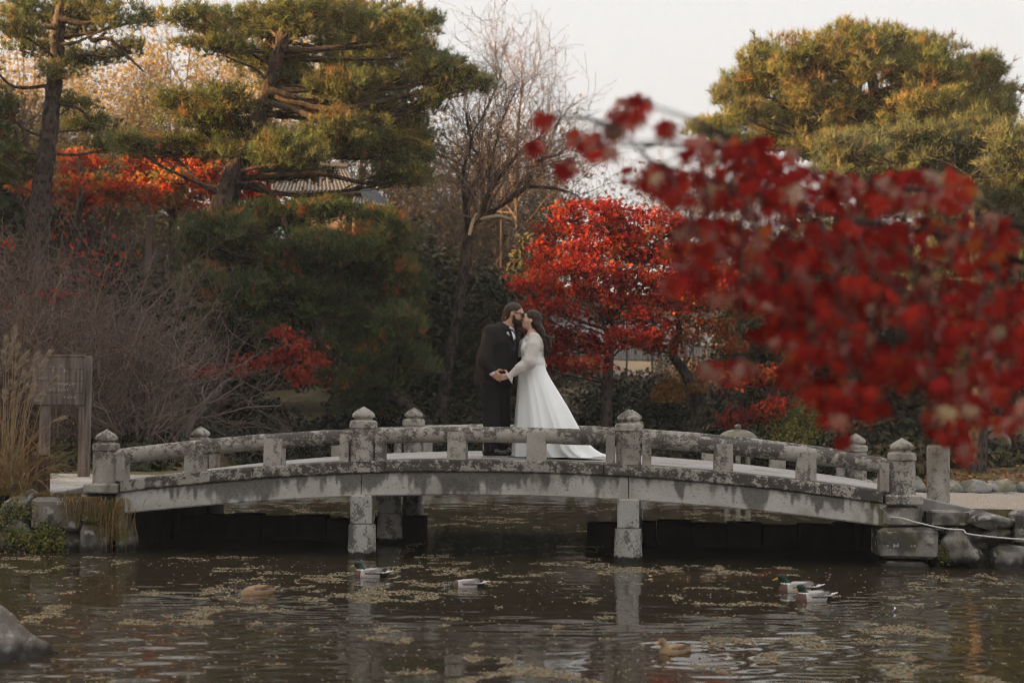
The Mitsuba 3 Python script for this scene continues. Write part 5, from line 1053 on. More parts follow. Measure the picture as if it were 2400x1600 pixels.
def hand(B, wrist, palm_dir, across, up, s=1.0, curl=(0.5, 0.55, 0.6, 0.65), thumb=(0.3, 0.9), r=0.0088):
    """Palm, four bent fingers of different lengths and a thumb from the side of the palm."""
    f, a, u = nv(palm_dir), nv(across), nv(up); L = 0.092 * s; kn = wrist + f * L
    for q in (-0.030, -0.010, 0.010, 0.030): B.cap(wrist + a * q * 0.75 * s + f * 0.012, kn + a * q * s * 1.02, 0.017 * s, 0.0125 * s, 0.012)
    for i, (q, ln) in enumerate(zip((0.031, 0.0105, -0.0105, -0.031), (0.072, 0.082, 0.077, 0.060))):
        p = kn + a * q * s; ang = 0.25
        for j, fr in enumerate((0.42, 0.33, 0.25)):
            ang += curl[i] * (0.7 + 0.3 * j); d = f * math.cos(ang) - u * math.sin(ang); n_ = p + d * ln * fr * s; B.cap(p, n_, r * s * (1 - 0.08 * j), r * s * (0.92 - 0.08 * j), 0.004); p = n_
    p = wrist + a * 0.030 * s + f * 0.022 * s; d = nv(f * thumb[0] + a * thumb[1] - u * 0.5); q = p + d * 0.042 * s; B.cap(p, q, 0.0145 * s, 0.0115 * s, 0.01)
    d2 = nv(f * 0.85 + a * 0.25 - u * 0.45); B.cap(q, q + d2 * 0.034 * s, 0.0115 * s, 0.0095 * s, 0.004)
def basis(face, up):
    f = nv(face); u = nv(up - f * (np.asarray(up) @ f)); return np.stack([f, np.cross(u, f), u], 1)   # columns: forward, left, up

# ---- the man, facing right and turned a little to the camera
man = thing('person', 'bearded man in a black suit, white shirt and sunglasses kissing the bride', 'person')
hc = J(1203, 737, -0.02); R = basis([0.96, -0.20, -0.20], [0.20, 0, 1.0]); H = lambda x, y, z: hc + R @ np.array([x, y, z])
B = Blob(0.03)
B.ell(H(-0.012, 0, 0.028), (0.102, 0.079, 0.098), R); B.ell(H(0.030, 0, -0.045), (0.066, 0.062, 0.078), R, 0.04); B.cap(H(0.055, 0, -0.095), H(0.028, 0, -0.085), 0.032, 0.040, 0.03)
B.ell(H(0.083, 0, 0.030), (0.020, 0.050, 0.018), R, 0.02)
B.cap(H(0.098, 0, 0.018), H(0.119, 0, -0.028), 0.011, 0.0165, 0.012); B.ell(H(0.100, 0, -0.062), (0.014, 0.024, 0.012), R, 0.01); B.ell(H(0.085, 0.034, 0.012), (0.016, 0.016, 0.012), R, 0.01, cut=True); B.ell(H(0.085, -0.034, 0.012), (0.016, 0.016, 0.012), R, 0.01, cut=True)
for s in (-1, 1):
    B.ell(H(0.084, s * 0.033, 0.012), (0.012, 0.012, 0.012), R, 0.003); B.ell(H(-0.012, s * 0.080, -0.005), (0.020, 0.011, 0.031), R, 0.008); B.ell(H(0.055, s * 0.048, -0.025), (0.028, 0.018, 0.022), R, 0.02)
neck = J(1180, 772, 0.0); B.cap(H(-0.035, 0, -0.07), neck, 0.062, 0.072, 0.03)
ch, ab, pv = J(1170, 800, 0), J(1168, 850, 0), J(1160, 905, 0)
B.cap(neck + [0, 0, -0.02], ch, 0.09, 0.14); B.cap(ch, ab, 0.14, 0.145); B.cap(ab, pv, 0.145, 0.13)
shR, elR, wrR = J(1148, 787, -0.150), J(1136, 846, -0.265), J(1153, 876, -0.285); shL, elL, wrL = J(1186, 787, 0.155), J(1228, 842, 0.28), J(1266, 852, 0.18)
B.chain([neck + [0, 0, -0.03], shR, elR, wrR], [0.05, 0.05, 0.042, 0.030]); B.chain([neck + [0, 0, -0.03], shL, elL, wrL], [0.05, 0.05, 0.042, 0.030])
legs = [(J(1148, 905, -0.10), J(1151, 985, -0.12), J(1150, 1054, -0.12), J(1168, 1066, -0.14)), (J(1170, 905, 0.09), J(1176, 985, 0.08), J(1176, 1053, 0.07), J(1194, 1066, 0.05))]
for hp, kn, an, toe in legs: B.chain([hp, kn, an], [0.095, 0.062, 0.042]); B.cap(an + [0, 0, -0.03], toe + [0, 0, 0.01], 0.035, 0.028)
hand(B, wrR + [0.008, 0, -0.006], [0.80, -0.10, -0.50], [0.50, -0.25, 0.75], [0.25, -0.95, -0.1], 1.06, curl=(0.45, 0.5, 0.55, 0.6))
hand(B, wrL + [0.012, -0.01, 0], [0.45, -0.85, -0.45], [0.35, 0.25, 0.9], [0.85, 0.35, 0.1], 1.0, curl=(0.35, 0.35, 0.4, 0.4))
part(man, 'body', put(B.build(0.0085)), 'skin', smooth=True)
# hair swept back into a tail
Hh = Blob(0.02); Hh.ell(H(-0.022, 0, 0.042), (0.104, 0.084, 0.093), R); Hh.ell(H(-0.060, 0, 0.0), (0.072, 0.080, 0.095), R, 0.03); Hh.cap(H(-0.085, 0, -0.02), H(-0.112, 0, -0.085), 0.045, 0.030, 0.03); Hh.cap(H(-0.112, 0, -0.085), H(-0.125, 0, -0.165), 0.034, 0.014, 0.02); Hh.ell(H(-0.075, 0, -0.075), (0.042, 0.062, 0.060), R, 0.03)
Hh.ell(H(0.105, 0, -0.020), (0.082, 0.095, 0.088), R, 0.012, cut=True)
for s in (-1, 1): Hh.ell(H(0.0, s * 0.085, -0.030), (0.045, 0.030, 0.055), R, 0.01, cut=True)
part(man, 'hair', put(Hh.build(0.006, disp=lambda X: 0.005 * (meshkit.noise(X * [60, 110, 160]) - 0.5))), 'hair_brown', smooth=True)
Bb = Blob(0.02); Bb.cap(H(0.060, 0, -0.108), H(0.045, 0, -0.132), 0.046, 0.030); Bb.ell(H(0.040, 0, -0.075), (0.062, 0.068, 0.048), R); Bb.ell(H(0.094, 0, -0.050), (0.018, 0.034, 0.009), R, 0.01)
for s in (-1, 1): Bb.cap(H(0.004, s * 0.066, -0.012), H(0.030, s * 0.060, -0.085), 0.013, 0.024, 0.02)
Bb.ell(H(0.108, 0, -0.062), (0.020, 0.026, 0.009), R, 0.006, cut=True)
part(man, 'beard', put(Bb.build(0.005, disp=lambda X: 0.005 * (meshkit.noise(X * 90) - 0.5))), 'beard_mat', smooth=True)
gk = None
for s in (-1, 1):
    e = trimesh.creation.icosphere(3); lens = (np.array(e.vertices) * [0.010, 0.034, 0.028]) @ R.T + H(0.106, s * 0.035, 0.012)
    if gk is None: gk = part(man, 'sunglasses', put(join([tube(np.array([H(0.108, 0.012, 0.020), H(0.110, 0, 0.023), H(0.108, -0.012, 0.020)]), 0.0025, 6)] + [tube(np.array([H(0.103, q * 0.064, 0.022), H(0.05, q * 0.079, 0.016), H(-0.012, q * 0.084, 0.016)]), 0.0048, 6) for q in (-1, 1)])), 'lens_black', smooth=True)
    part(gk, 'lens', put((lens, np.array(e.faces))), 'lens_black', smooth=True)
# suit
Jk = Blob(0.05); Jk.cap(neck + [-0.01, 0, -0.045], ch + [-0.01, 0, 0.0], 0.105, 0.19); Jk.ell(ch + [0.0, 0, -0.02], (0.205, 0.205, 0.16)); Jk.ell(J(1166, 835, 0), (0.232, 0.215, 0.18)); Jk.ell(J(1163, 866, 0), (0.240, 0.215, 0.18)); Jk.cap(J(1158, 880, 0), J(1157, 896, 0), 0.200, 0.203); Jk.cap(J(1144, 825, 0), J(1134, 895, 0), 0.112, 0.122, 0.06)
Jk.chain([shR + [0, 0.005, 0.0], elR, wrR + nv(elR - wrR) * 0.045], [0.098, 0.080, 0.060]); Jk.chain([shL + [0, -0.005, 0.0], elL, wrL + nv(elL - wrL) * 0.05], [0.098, 0.080, 0.060]); Jk.cutbelow(J(0, 904, 0)[2])
Jk.chain([neck + [-0.02, 0, -0.02], shR + [0, 0.02, 0.02]], [0.095, 0.092]); Jk.chain([neck + [-0.02, 0, -0.02], shL + [0, -0.02, 0.02]], [0.095, 0.092])
Jk.p.append(('x', (H(-0.02, 0, -0.07) + neck) / 2 + [0.01, 0, 0.06], np.array([0.072, 0.068, 0.10]), np.eye(3), None, 0.02))
Fd = nv(np.array([0.80, -0.60, 0]))                                   # the way the chest faces
vt = ch + Fd * 0.20 + np.array([0.0, 0, 0.075])
Jk.ell(vt + np.array([0.6, 0.8, 0]) * 0.014 + [0.0, 0, 0.03], (0.058, 0.038, 0.140), basis(Fd, [0, 0, 1]), 0.010, cut=True)
wr = lambda X: 0.022 * (meshkit.fbm(X * [8, 8, 6] + [0, 0, 3], 3) - 0.5)
part(man, 'jacket', put(Jk.build(0.011, disp=wr)), 'suit_cloth', smooth=True)
Sb = Blob(0.03); Sb.cap(neck + [0.005, 0, -0.03], ch + Fd * 0.045 + [0, 0, 0.0], 0.090, 0.148); Sb.cap(ch + Fd * 0.045, J(1172, 835, 0), 0.148, 0.15); Sb.cap(neck + [0.004, 0, 0.012], neck + [0.0, 0, -0.03], 0.080, 0.084, 0.01); Sb.ell(neck + [0.01, 0, 0.10], (0.09, 0.09, 0.082), None, 0.006, cut=True)
shk = part(man, 'shirt', put(Sb.build(0.010)), 'shirt_cloth', smooth=True)
cf = Blob(0.01); cf.cap(wrR + nv(elR - wrR) * 0.055, wrR + nv(elR - wrR) * 0.012, 0.048, 0.044); part(shk, 'cuff', put(cf.build(0.006)), 'shirt_cloth', smooth=True, label='white shirt cuff at the right wrist')
tc = neck + Fd * 0.086 + np.array([0, 0, -0.015]); te = ch + Fd * 0.190 + np.array([0, 0, -0.10])
Tt = Blob(0.012); Tt.cap(tc, tc + [0, 0, -0.03], 0.020, 0.015); tm = tc * 0.45 + te * 0.55 + Fd * 0.022; Tt.chain([tc + [0, 0, -0.03], tm, te], [0.014, 0.024, 0.028]); part(man, 'tie', put(Tt.build(0.006)), 'tie_cloth', smooth=True)
ca = neck * 0.78 + H(-0.035, 0, -0.07) * 0.22; Fs = np.array([-Fd[1], Fd[0], 0])
def ring(r, z0, dz, a0, a1, rad, n=15, c0=0.0):
    return [ca + r * (math.cos(a) * Fd + math.sin(a) * Fs) + np.array([c0, 0, z0 - dz * math.cos(a)]) for a in np.linspace(a0, a1, n)]
Cb = Blob(0.008); q = ring(0.073, 0.0, 0.016, -2.9, 2.9, 0); Cb.chain(q, [0.017] * len(q))
for s in (-1, 1): Cb.chain([ca + Fd * 0.074 + Fs * s * 0.016 + [0, 0, -0.020], ca + Fd * 0.090 + Fs * s * 0.040 + [0, 0, -0.050]], [0.014, 0.007])
part(shk, 'collar', put(Cb.build(0.006)), 'shirt_cloth', smooth=True)
Cj = Blob(0.02); q = ring(0.086, -0.022, 0.022, 0.75, 2 * math.pi - 0.75, 0); Cj.chain(q, [0.022] * len(q)); part(man, 'jacket_collar', put(Cj.build(0.007)), 'suit_cloth', smooth=True)
for s in (-1, 1):                                                     # lapels
    sd = np.array([-s * Fd[1], s * Fd[0], 0]); q = [neck + Fd * 0.055 + sd * 0.080 + [0, 0, -0.01], vt + sd * 0.078 + Fd * -0.012 + [0, 0, 0.045], vt + sd * 0.050 + Fd * 0.004 + [0, 0, -0.05], vt + sd * 0.004 + Fd * 0.012 + [0, 0, -0.125]]
    LB = Blob(0.01); LB.chain(q, [0.010, 0.017, 0.013, 0.006]); part(man, 'lapel', put(LB.build(0.007)), 'suit_cloth', smooth=True)
Tr = Blob(0.04); Tr.cap(J(1155, 880, 0), J(1157, 908, 0), 0.180, 0.155)
for hp, kn, an, toe in legs: Tr.chain([hp, kn, an + [0, 0, -0.005]], [0.118, 0.090, 0.076])
Tr.cutbelow(0.045)
part(man, 'trousers', put(Tr.build(0.011, disp=lambda X: 0.012 * (meshkit.fbm(X * [8, 8, 11] + 3, 3) - 0.5))), 'suit_cloth', smooth=True)
for hp, kn, an, toe in legs:
    fd = nv((toe - an) * [1, 1, 0]); h0 = an * [1, 1, 0] - fd * 0.055 + [0, 0, 0.055]; t0 = an * [1, 1, 0] + fd * 0.165 + [0, 0, 0.048]
    S = Blob(0.03); S.cap(h0, an * [1, 1, 0] + fd * 0.05 + [0, 0, 0.06], 0.042, 0.046); S.cap(an * [1, 1, 0] + fd * 0.05 + [0, 0, 0.055], t0, 0.046, 0.033); S.cap(an, an * [1, 1, 0] + [0, 0, 0.06], 0.044, 0.044); S.cutbelow(0.019)
    sh = part(man, 'shoe', put(S.build(0.006)), 'shoe_leather', smooth=True)
    b_ = np.array([-fd[1], fd[0], 0]); a_ = np.linspace(0, 2 * np.pi, 28, endpoint=False); ctr = (h0 + t0) / 2 * [1, 1, 0]; out = ctr + np.cos(a_)[:, None] * fd * 0.150 + np.sin(a_)[:, None] * b_ * (0.046 + 0.006 * np.cos(a_))[:, None]
    part(sh, 'sole', put(hull(np.vstack([out + [0, 0, 0.001], out + [0, 0, 0.0185]]))), 'sole_mat', smooth=30)

# ---- the bride, facing left, her face lifted to his
wom = thing('person', 'bride in a long white wedding dress with lace sleeves and long brown hair', 'person')
hc = J(1241, 750, -0.035); R = basis([-0.93, 0.10, 0.30], [0.30, 0, 0.95]); H = lambda x, y, z: hc + R @ np.array([x, y, z])
B = Blob(0.028)
B.ell(H(-0.012, 0, 0.022), (0.095, 0.074, 0.090), R); B.ell(H(0.030, 0, -0.040), (0.058, 0.055, 0.068), R, 0.035); B.cap(H(0.056, 0, -0.088), H(0.020, 0, -0.075), 0.022, 0.040, 0.025)
B.cap(H(0.090, 0, 0.012), H(0.108, 0, -0.022), 0.008, 0.012, 0.012); B.ell(H(0.088, 0, -0.055), (0.012, 0.020, 0.009), R, 0.01); B.ell(H(0.076, 0, 0.026), (0.018, 0.046, 0.014), R, 0.02)
for s in (-1, 1):
    B.ell(H(0.078, s * 0.031, 0.008), (0.013, 0.014, 0.010), R, 0.008, cut=True); B.ell(H(0.074, s * 0.031, 0.008), (0.011, 0.012, 0.011), R, 0.003); B.ell(H(-0.012, s * 0.074, -0.012), (0.017, 0.010, 0.028), R, 0.007); B.ell(H(0.045, s * 0.044, -0.028), (0.028, 0.018, 0.022), R, 0.02)
neck = J(1246, 783, -0.03); B.cap(H(-0.030, 0, -0.06), neck, 0.047, 0.052, 0.025)
ch, wa, pv = J(1247, 808, -0.03), J(1246, 852, -0.03), J(1250, 885, -0.03)
B.cap(neck + [0, 0, -0.02], ch, 0.07, 0.105); B.cap(ch, wa, 0.105, 0.10); B.cap(wa, pv, 0.10, 0.14)
shl, ell, wrl = J(1249, 797, -0.19), J(1238, 850, -0.285), J(1193, 882, -0.300); shr, elr, wrr = J(1240, 797, 0.13), J(1212, 822, 0.20), J(1182, 800, 0.17)
B.chain([neck, shl, ell, wrl], [0.045, 0.045, 0.034, 0.024]); B.chain([neck, shr, elr, wrr], [0.045, 0.045, 0.034, 0.024])
for s in (-0.08, 0.08): B.chain([pv + [0, s, 0], J(1246, 985, -0.03 + s), J(1244, 1056, -0.03 + s)], [0.10, 0.06, 0.04]); B.cap(J(1244, 1060, -0.03 + s), J(1224, 1066, -0.03 + s), 0.03, 0.024)
hand(B, wrl + [-0.008, 0, -0.002], [-0.95, -0.02, -0.22], [-0.05, -0.25, 0.95], [-0.1, -0.95, -0.2], 0.90, curl=(0.30, 0.35, 0.4, 0.45))
hand(B, wrr + [-0.01, 0, 0.004], [-0.9, -0.3, 0.3], [0.1, 0.3, 0.9], [0.3, 0.9, -0.1], 0.88, curl=(0.3, 0.3, 0.3, 0.3))
part(wom, 'body', put(B.build(0.0085)), 'skin_fair', smooth=True)
for s in (-1,): part(wom, 'lips', put(moved(boulder((0.009, 0.019, 0.008), 3, 2, 0.02, 0), H(0.0985, 0, -0.054), M=R)), 'lip', smooth=True)
er = trimesh.creation.icosphere(2, 0.006); part(wom, 'earring', put(moved(er, H(-0.008, 0.086, -0.045))), 'gold', smooth=True)
Hw = Blob(0.025); Hw.ell(H(-0.020, 0, 0.036), (0.099, 0.082, 0.088), R); Hw.ell(H(-0.058, 0, -0.005), (0.066, 0.078, 0.090), R, 0.03)
tl = [H(-0.085, 0, -0.03), J(1264, 776, -0.05), J(1273, 800, -0.06), J(1281, 822, -0.07), J(1281, 838, -0.07)]
for dy, rr in ((-0.045, 0.85), (0.0, 1.0), (0.045, 0.85)): Hw.chain([t + np.array([0, dy * (1 - 0.12 * i), 0.012 * math.sin(3 * i + dy * 60)]) for i, t in enumerate(tl)], [0.052 * rr, 0.046 * rr, 0.042 * rr, 0.032 * rr, 0.012 * rr])
Hw.cap(J(1268, 785, -0.10), J(1284, 792, -0.12), 0.026, 0.018, 0.02); Hw.chain([J(1284, 792, -0.12), J(1287, 815, -0.12), J(1284, 835, -0.11)], [0.020, 0.018, 0.008], 0.015)
Hw.ell(H(0.098, 0, -0.030), (0.078, 0.090, 0.092), R, 0.010, cut=True)
for s in (-1, 1): Hw.ell(H(0.004, s * 0.084, -0.034), (0.036, 0.026, 0.040), R, 0.008, cut=True)
part(wom, 'hair', put(Hw.build(0.006, disp=lambda X: 0.009 * (meshkit.noise(X * [120, 150, 16]) - 0.5))), 'hair_dark', smooth=True)
dress = Blob(0.035); dress.cap(neck + [0.004, 0, -0.025], ch + [0, 0, 0.02], 0.068, 0.118); dress.ell(ch + [-0.055, -0.055, -0.055], (0.088, 0.085, 0.085)); dress.ell(ch + [-0.055, 0.055, -0.055], (0.088, 0.085, 0.085)); dress.cap(ch + [0, 0, -0.02], wa + [0, 0, 0.03], 0.128, 0.122); dress.ell(J(1247, 850, -0.03), (0.140, 0.155, 0.10))
dress.cutbelow(J(0, 857, 0)[2])
dk = part(wom, 'bodice', put(dress.build(0.010, disp=lambda X: 0.004 * (meshkit.fbm(X * 14, 2) - 0.5))), 'dress_satin', smooth=True)
Yk = Blob(0.02); Yk.cap(neck + [0.004, 0, 0.0], neck + [0.004, 0, -0.05], 0.058, 0.075); Yk.ell(neck + [0.0, 0, -0.075], (0.098, 0.165, 0.055)); Yk.ell(ch + [0.05, 0, 0.0], (0.088, 0.14, 0.13)); Yk.ell(neck + [0, 0, 0.075], (0.075, 0.075, 0.066), None, 0.005, cut=True)
part(dk, 'lace_yoke', put(Yk.build(0.008)), 'lace_cloth', smooth=True)
for s, e, w, puff in ((shl, ell, wrl, 1.0), (shr, elr, wrr, 0.9)):
    Sv = Blob(0.03); Sv.cap(s + (neck - s) * 0.15, s + (e - s) * 0.35, 0.074, 0.078 * puff); Sv.cap(s + (e - s) * 0.35, e, 0.080 * puff, 0.076 * puff); Sv.cap(e, e + (w - e) * 0.45, 0.074 * puff, 0.060 * puff); Sv.cap(e + (w - e) * 0.45, e + (w - e) * 0.90, 0.060 * puff, 0.036)
    sk = part(dk, 'sleeve', put(Sv.build(0.009, disp=lambda X: 0.016 * (meshkit.fbm(X * [13, 13, 16], 3) - 0.5))), 'lace_cloth', smooth=True)
    ax = nv(w - e); _, a_, b_ = frame_of(ax[None]); a_, b_ = a_[0], b_[0]; th = np.linspace(0, 2 * np.pi, 36, endpoint=False); rows = []
    for i, (u, r0) in enumerate(((0.86, 0.036), (0.93, 0.032), (0.985, 0.046), (1.05, 0.056))):
        rr = r0 * (1 + (0.05, 0.08, 0.16, 0.24)[i] * np.cos(7 * th + i)); rows.append(e + (w - e) * u + rr[:, None] * (np.cos(th)[:, None] * a_ + np.sin(th)[:, None] * b_) + np.array([0, 0, -0.028]) * (i / 3) ** 2)
    v = np.vstack(rows); i, j = np.meshgrid(np.arange(3), np.arange(36), indexing='ij'); q0, q1 = i * 36 + j, i * 36 + (j + 1) % 36
    part(dk, 'ruffle', put((v, np.vstack([np.stack([q0, q1, q1 + 36], -1).reshape(-1, 3), np.stack([q0, q1 + 36, q0 + 36], -1).reshape(-1, 3)]))), 'lace_cloth', smooth=True)
# skirt with a train: rings from the waist down to the hem
zk = np.array([1.075, 1.04, 0.99, 0.90, 0.79, 0.58, 0.40, 0.27, 0.16, 0.09, 0.045, 0.012])
fr = np.array([0.268, 0.266, 0.262, 0.252, 0.245, 0.232, 0.222, 0.212, 0.204, 0.200, 0.196, 0.190])
bk = np.array([0.560, 0.562, 0.575, 0.622, 0.690, 0.820, 0.920, 0.990, 1.060, 1.130, 1.205, 1.280])
hw = np.array([0.150, 0.155, 0.170, 0.205, 0.245, 0.315, 0.370, 0.410, 0.435, 0.450, 0.460, 0.465])
zz = np.linspace(zk[0], zk[-1], 60); n = 180; th = np.linspace(0, 2 * np.pi, n, endpoint=False); gd = np.random.default_rng(9); ph = gd.random(4) * 6.28; rows = []
for z in zz:
    u = np.clip((1.06 - z) / 1.05, 0, 1); f0, b0, w0 = (np.interp(z, zk[::-1], k_[::-1]) for k_ in (fr, bk, hw)); cx, a0 = (f0 + b0) / 2, (b0 - f0) / 2
    rid = lambda a: 1 - 2 * np.abs(np.sin(a)) ** 0.8
    fold = 1 + (0.012 + 0.085 * u) * (0.8 * rid(4.5 * th + ph[0] + 0.35 * np.sin(2 * th)) + 0.45 * rid(8.5 * th + ph[1] + 0.5 * u) * (0.6 + 0.4 * np.sin(3 * th)))
    fold = fold + 0.03 * (meshkit.noise(np.stack([th * 2.2, 0 * th + z * 2.6, 0 * th], -1), 5) - 0.5)
    x = cx + a0 * np.cos(th) * (1 + (fold - 1) * 0.6); y = w0 * np.sin(th) * fold * np.where(np.cos(th) > 0, 1 - 0.35 * u * np.cos(th) ** 2 * np.clip((b0 - 0.85) / 0.4, 0, 1), 1)
    lift = 0.028 * np.clip((u - 0.8) / 0.2, 0, 1) * (0.5 + 0.5 * np.cos(7 * th + ph[2])) * np.clip(np.cos(th), 0.15, 1)
    rows.append(np.stack([x, y - 0.02, np.full(n, z) + lift * 0.6], -1))
v = np.vstack(rows); i, j = np.meshgrid(np.arange(len(zz) - 1), np.arange(n), indexing='ij'); q0, q1 = i * n + j, i * n + (j + 1) % n
v[:, 1] = np.maximum(v[:, 1], -0.50)
part(wom, 'skirt', put((v, np.vstack([np.stack([q0, q0 + n, q1 + n], -1).reshape(-1, 3), np.stack([q0, q1 + n, q1], -1).reshape(-1, 3)]))), 'dress_satin', smooth=True, label='full white satin skirt with a train spread over the deck')
# ---------------------------------------------------------------- ducks. Local axes: x forward to the bill, z up from the waterline, bill to tail about 0.40
scene['duck_bill'] = diffuse((0.42, 0.22, 0.03), rough=0.4); scene['duck_bill_brown'] = diffuse((0.40, 0.17, 0.07), rough=0.4); scene['feather_mat'] = {'type': 'principled', 'base_color': VC, 'roughness': 0.6, 'specular': 0.3}
scene['eye_black'] = {'type': 'principled', 'base_color': {'type': 'rgb', 'value': [0.006, 0.006, 0.006]}, 'roughness': 0.1, 'specular': 0.6}
def duck(label, spot, heading, s, male, pose='swim', group=None, tuck=0.0):
    k = thing('duck', label, 'duck', group)
    B = Blob(0.03)
    B.ell((0.0, 0, 0.018), (0.135, 0.070, 0.062)); B.ell((0.075, 0, 0.012), (0.075, 0.060, 0.058)); B.ell((-0.05, 0, 0.035), (0.115, 0.060, 0.048)); B.cap((-0.12, 0, 0.035), (-0.185, 0, 0.058), 0.030, 0.010)
    if pose == 'swim':
        hd = np.array([0.118 - tuck, 0, 0.118 - tuck * 0.4]); B.chain([(0.085, 0, 0.035), (0.100 - tuck * 0.5, 0, 0.080), hd], [0.038, 0.025, 0.026]); B.ell(hd + [0.008, 0, 0.004], (0.036, 0.027, 0.028), None, 0.015)
    else:
        hd = np.array([0.165, 0, -0.045]); B.chain([(0.09, 0, 0.022), (0.13, 0, 0.0), hd], [0.042, 0.030, 0.026]); B.ell(hd, (0.032, 0.026, 0.026), None, 0.015)
    for q in (-1, 1): B.ell((-0.045, q * 0.050, 0.052), (0.108, 0.022, 0.030), rot([0, 1, 0], -6), 0.012)
    v, f = B.build(0.005); n = len(v); x, y, z = v.T; ab = np.abs(y)
    hdist = np.linalg.norm(v - hd, axis=1); nz = meshkit.noise(v * 120, 3); nz2 = meshkit.noise(v * 260, 4)
    wing = (x < 0.055) & (x > -0.15) & (z > 0.028) & (ab > 0.012)
    if male:
        c = np.tile([0.33, 0.315, 0.30], (n, 1)) * (0.70 + 0.6 * nz2)[:, None]
        c[wing & (z > 0.042)] = np.array([0.33, 0.30, 0.28]); c[(z > 0.034) & (z < 0.046) & wing & (x < 0.04)] = [0.07, 0.05, 0.045]
        c[(x > 0.085) & (z < 0.075)] = [0.10, 0.052, 0.040]; c[(x < -0.105) & (z < 0.05)] = [0.016, 0.014, 0.016]; c[(x < -0.135) & (z > 0.050)] = [0.55, 0.54, 0.53]; c[(x < -0.10) & (x > -0.135) & (z > 0.06)] = [0.03, 0.026, 0.026]
        if pose == 'swim':
            c[(z > 0.075) & (x > 0.05)] = [0.007, 0.022, 0.014]; c[(z > 0.068) & (z < 0.0765) & (x > 0.06)] = [0.60, 0.60, 0.58]
        else: c[x > 0.135] = [0.007, 0.022, 0.014]
    else:
        c = np.array([0.27, 0.165, 0.095]) * (0.45 + 1.0 * nz)[:, None]; c[wing] *= 0.75; c[(z > 0.034) & (z < 0.044) & wing & (x < 0.05)] = [0.34, 0.27, 0.20]; c[(z < 0.030)] = c[(z < 0.030)] * 0.6 + np.array([0.11, 0.07, 0.035])
        if pose == 'swim':
            c[(z > 0.07) & (x > 0.03)] = np.array([0.26, 0.18, 0.10]); c[(z > hd[2] + 0.014) & (x > 0.03)] = [0.13, 0.085, 0.05]
    M = rot([0, 0, 1], math.degrees(heading)); pos = np.asarray(spot) + [0, 0, -0.004]
    W = lambda m: moved(m, pos, rz=heading, s=s)
    part(k, 'body', W((v, f)), 'feather_mat', smooth=True, color=np.clip(c, 0, 1))
    if pose == 'swim':
        Bl = Blob(0.006); Bl.cap(hd + [0.030, 0, -0.004], hd + [0.052, 0, -0.012], 0.011, 0.009); Bl.ell(hd + [0.066, 0, -0.018], (0.020, 0.012, 0.0065), rot([0, 1, 0], 16)); part(k, 'bill', W(Bl.build(0.0032)), 'duck_bill' if male else 'duck_bill_brown', smooth=True)
        e = trimesh.creation.icosphere(1, 0.0036); [part(k, 'eye', W(moved(e, hd + [0.018, q * 0.0265, 0.010])), 'eye_black', smooth=True) for q in (-1, 1)]
    for q in (-1, 1):
        P = smooth_path(np.array([[0.05, q * 0.052, 0.040], [-0.04, q * 0.066, 0.056], [-0.12, q * 0.045, 0.066], [-0.165, q * 0.016, 0.070]]), 5); u = np.linspace(0, 1, len(P)); w = 0.024 * np.sin(np.pi * np.clip(u * 0.9 + 0.08, 0, 1)) + 0.003
        V = np.stack([P + np.c_[0 * w, q * 0.35 * w, w], P + np.c_[0 * w, q * (0.006 + 0.2 * w), 0 * w], P - np.c_[0 * w, -q * 0.1 * w, w]], 1).reshape(-1, 3); i = np.arange(len(P) - 1) * 3
        F = np.vstack([np.stack([i + a, i + a + 1, i + a + 4], -1) for a in (0, 1)] + [np.stack([i + a, i + a + 4, i + a + 3], -1) for a in (0, 1)])
        cw = np.repeat(np.where(u[:, None] > 0.72, [[0.045, 0.035, 0.032]] if male else [[0.07, 0.045, 0.03]], [[0.24, 0.215, 0.20]] if male else [[0.13, 0.085, 0.05]]), 3, 0) * (0.8 + 0.4 * gd.random((len(V), 1)))
        part(k, 'wing', W((V, F)), 'leaf_mat', smooth=False, color=cw)
    part(k, 'tail', W((np.array([[-0.150, -0.020, 0.046], [-0.150, 0.020, 0.046], [-0.222, 0.018, 0.068], [-0.232, 0.0, 0.072], [-0.222, -0.018, 0.068], [-0.150, 0, 0.060]]), np.array([[0, 1, 2], [0, 2, 3], [0, 3, 4], [5, 2, 1], [5, 3, 2], [5, 4, 3], [5, 0, 4]]))), 'leaf_mat', smooth=False, color=np.tile([0.50, 0.49, 0.48] if male else [0.22, 0.15, 0.09], (6, 1)))
    return k
duck('grey drake with green head and yellow bill swimming beside the left front pier', DUCK_AT['left'], math.pi - 0.12, 1.0, True)
duck('grey drake with its head dipped under water, right of the drake by the pier', DUCK_AT['dab'], math.pi + 0.10, 0.92, True, 'dip')
duck('brown duck with its head under water at the left', DUCK_AT['dip'], math.pi + 0.55, 0.92, False, 'dip')
duck('green-headed drake farther of the two overlapping drakes at the right', DUCK_AT['back'], math.pi - 0.05, 1.10, True)
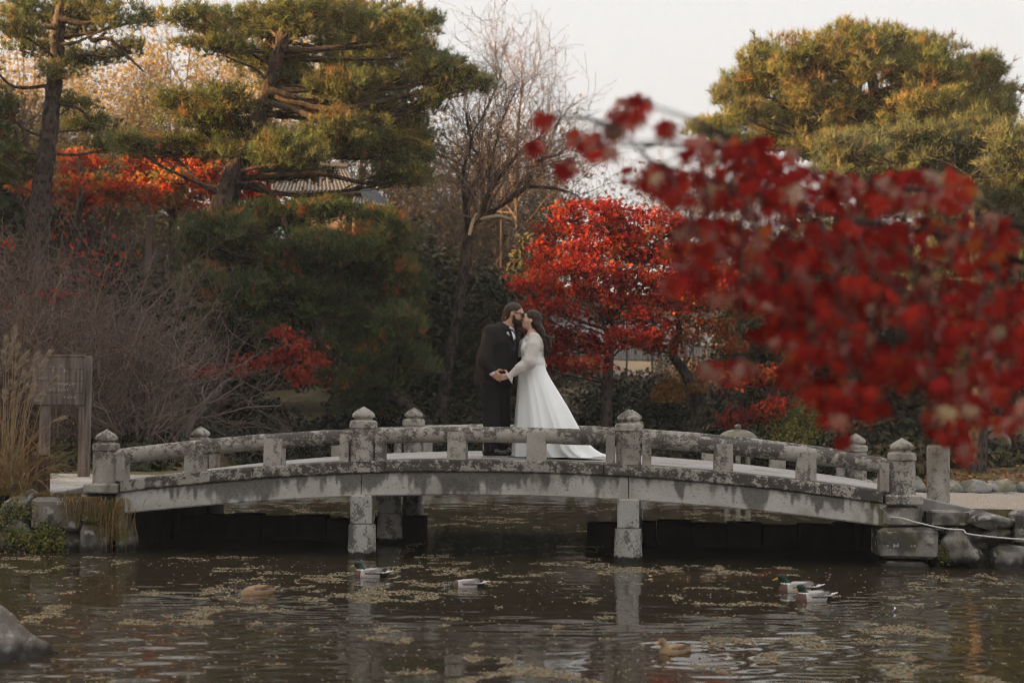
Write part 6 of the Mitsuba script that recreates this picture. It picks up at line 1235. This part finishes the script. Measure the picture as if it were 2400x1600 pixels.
duck('green-headed drake nearer of the two overlapping drakes at the right', DUCK_AT['front'], math.pi + 0.25, 1.02, True, tuck=0.012)
duck('brown hen duck with raised head swimming nearest the camera', DUCK_AT['hen'], math.pi + 0.45, 0.74, False)
# splashes where the two dipped heads break the water, and a white feather afloat
scene['splash_water'] = {'type': 'dielectric', 'int_ior': 1.33}
gs = np.random.default_rng(2); drops = []
for c, dx in ((DUCK_AT['dab'], -0.17), (DUCK_AT['dip'], -0.15)):
    for _ in range(26): drops.append(moved(trimesh.creation.icosphere(1, 0.003 + 0.006 * gs.random()), (c[0] + dx + 0.05 * gs.normal(), c[1] + 0.03 * gs.normal(), 0.006 + 0.030 * gs.random())))
single('splash', 'little splash of water drops beside the ducks with dipped heads', 'splash', join(drops), 'splash_water', smooth=True, kind='stuff')
c = at(2095, 1433, 1.0); r = c - EYE; c = EYE + r * (-1.6 / r[2]); P = np.array([[0, 0, 0.004], [0.015, 0.004, 0.012], [0.03, 0.010, 0.026], [0.02, 0.02, 0.040]])
w = np.array([0.003, 0.010, 0.010, 0.002])[:, None] * np.array([0.8, 0, 0.6]); V = np.vstack([P - w, P + [0, 0, 0.002], P + w]); F = []
for i in range(3):
    for a in (0, 4): F += [[i + a, i + a + 1, i + a + 5], [i + a, i + a + 5, i + a + 4]]
single('feather', 'small curled white feather floating on the water at the right', 'feather', (V + c - [0.015, 0, 0], np.array(F)), diffuse((0.72, 0.73, 0.76)), smooth=False)
# ---------------------------------------------------------------- thin autumn haze in the air
scene['haze_air'] = {'type': 'homogeneous', 'albedo': {'type': 'rgb', 'value': [0.95, 0.95, 0.95]}, 'sigma_t': 0.0006}
scene['haze'] = {'type': 'cube', 'to_world': T().translate([0, 40, 9.0]).scale([120, 120, 11.2]), 'bsdf': {'type': 'null'}, 'interior': {'type': 'ref', 'id': 'haze_air'}}
scene['camera']['medium'] = {'type': 'ref', 'id': 'haze_air'}
labels['haze'] = {'label': 'thin autumn haze hanging over the pond and the wood', 'kind': 'stuff'}
if False:
    pass
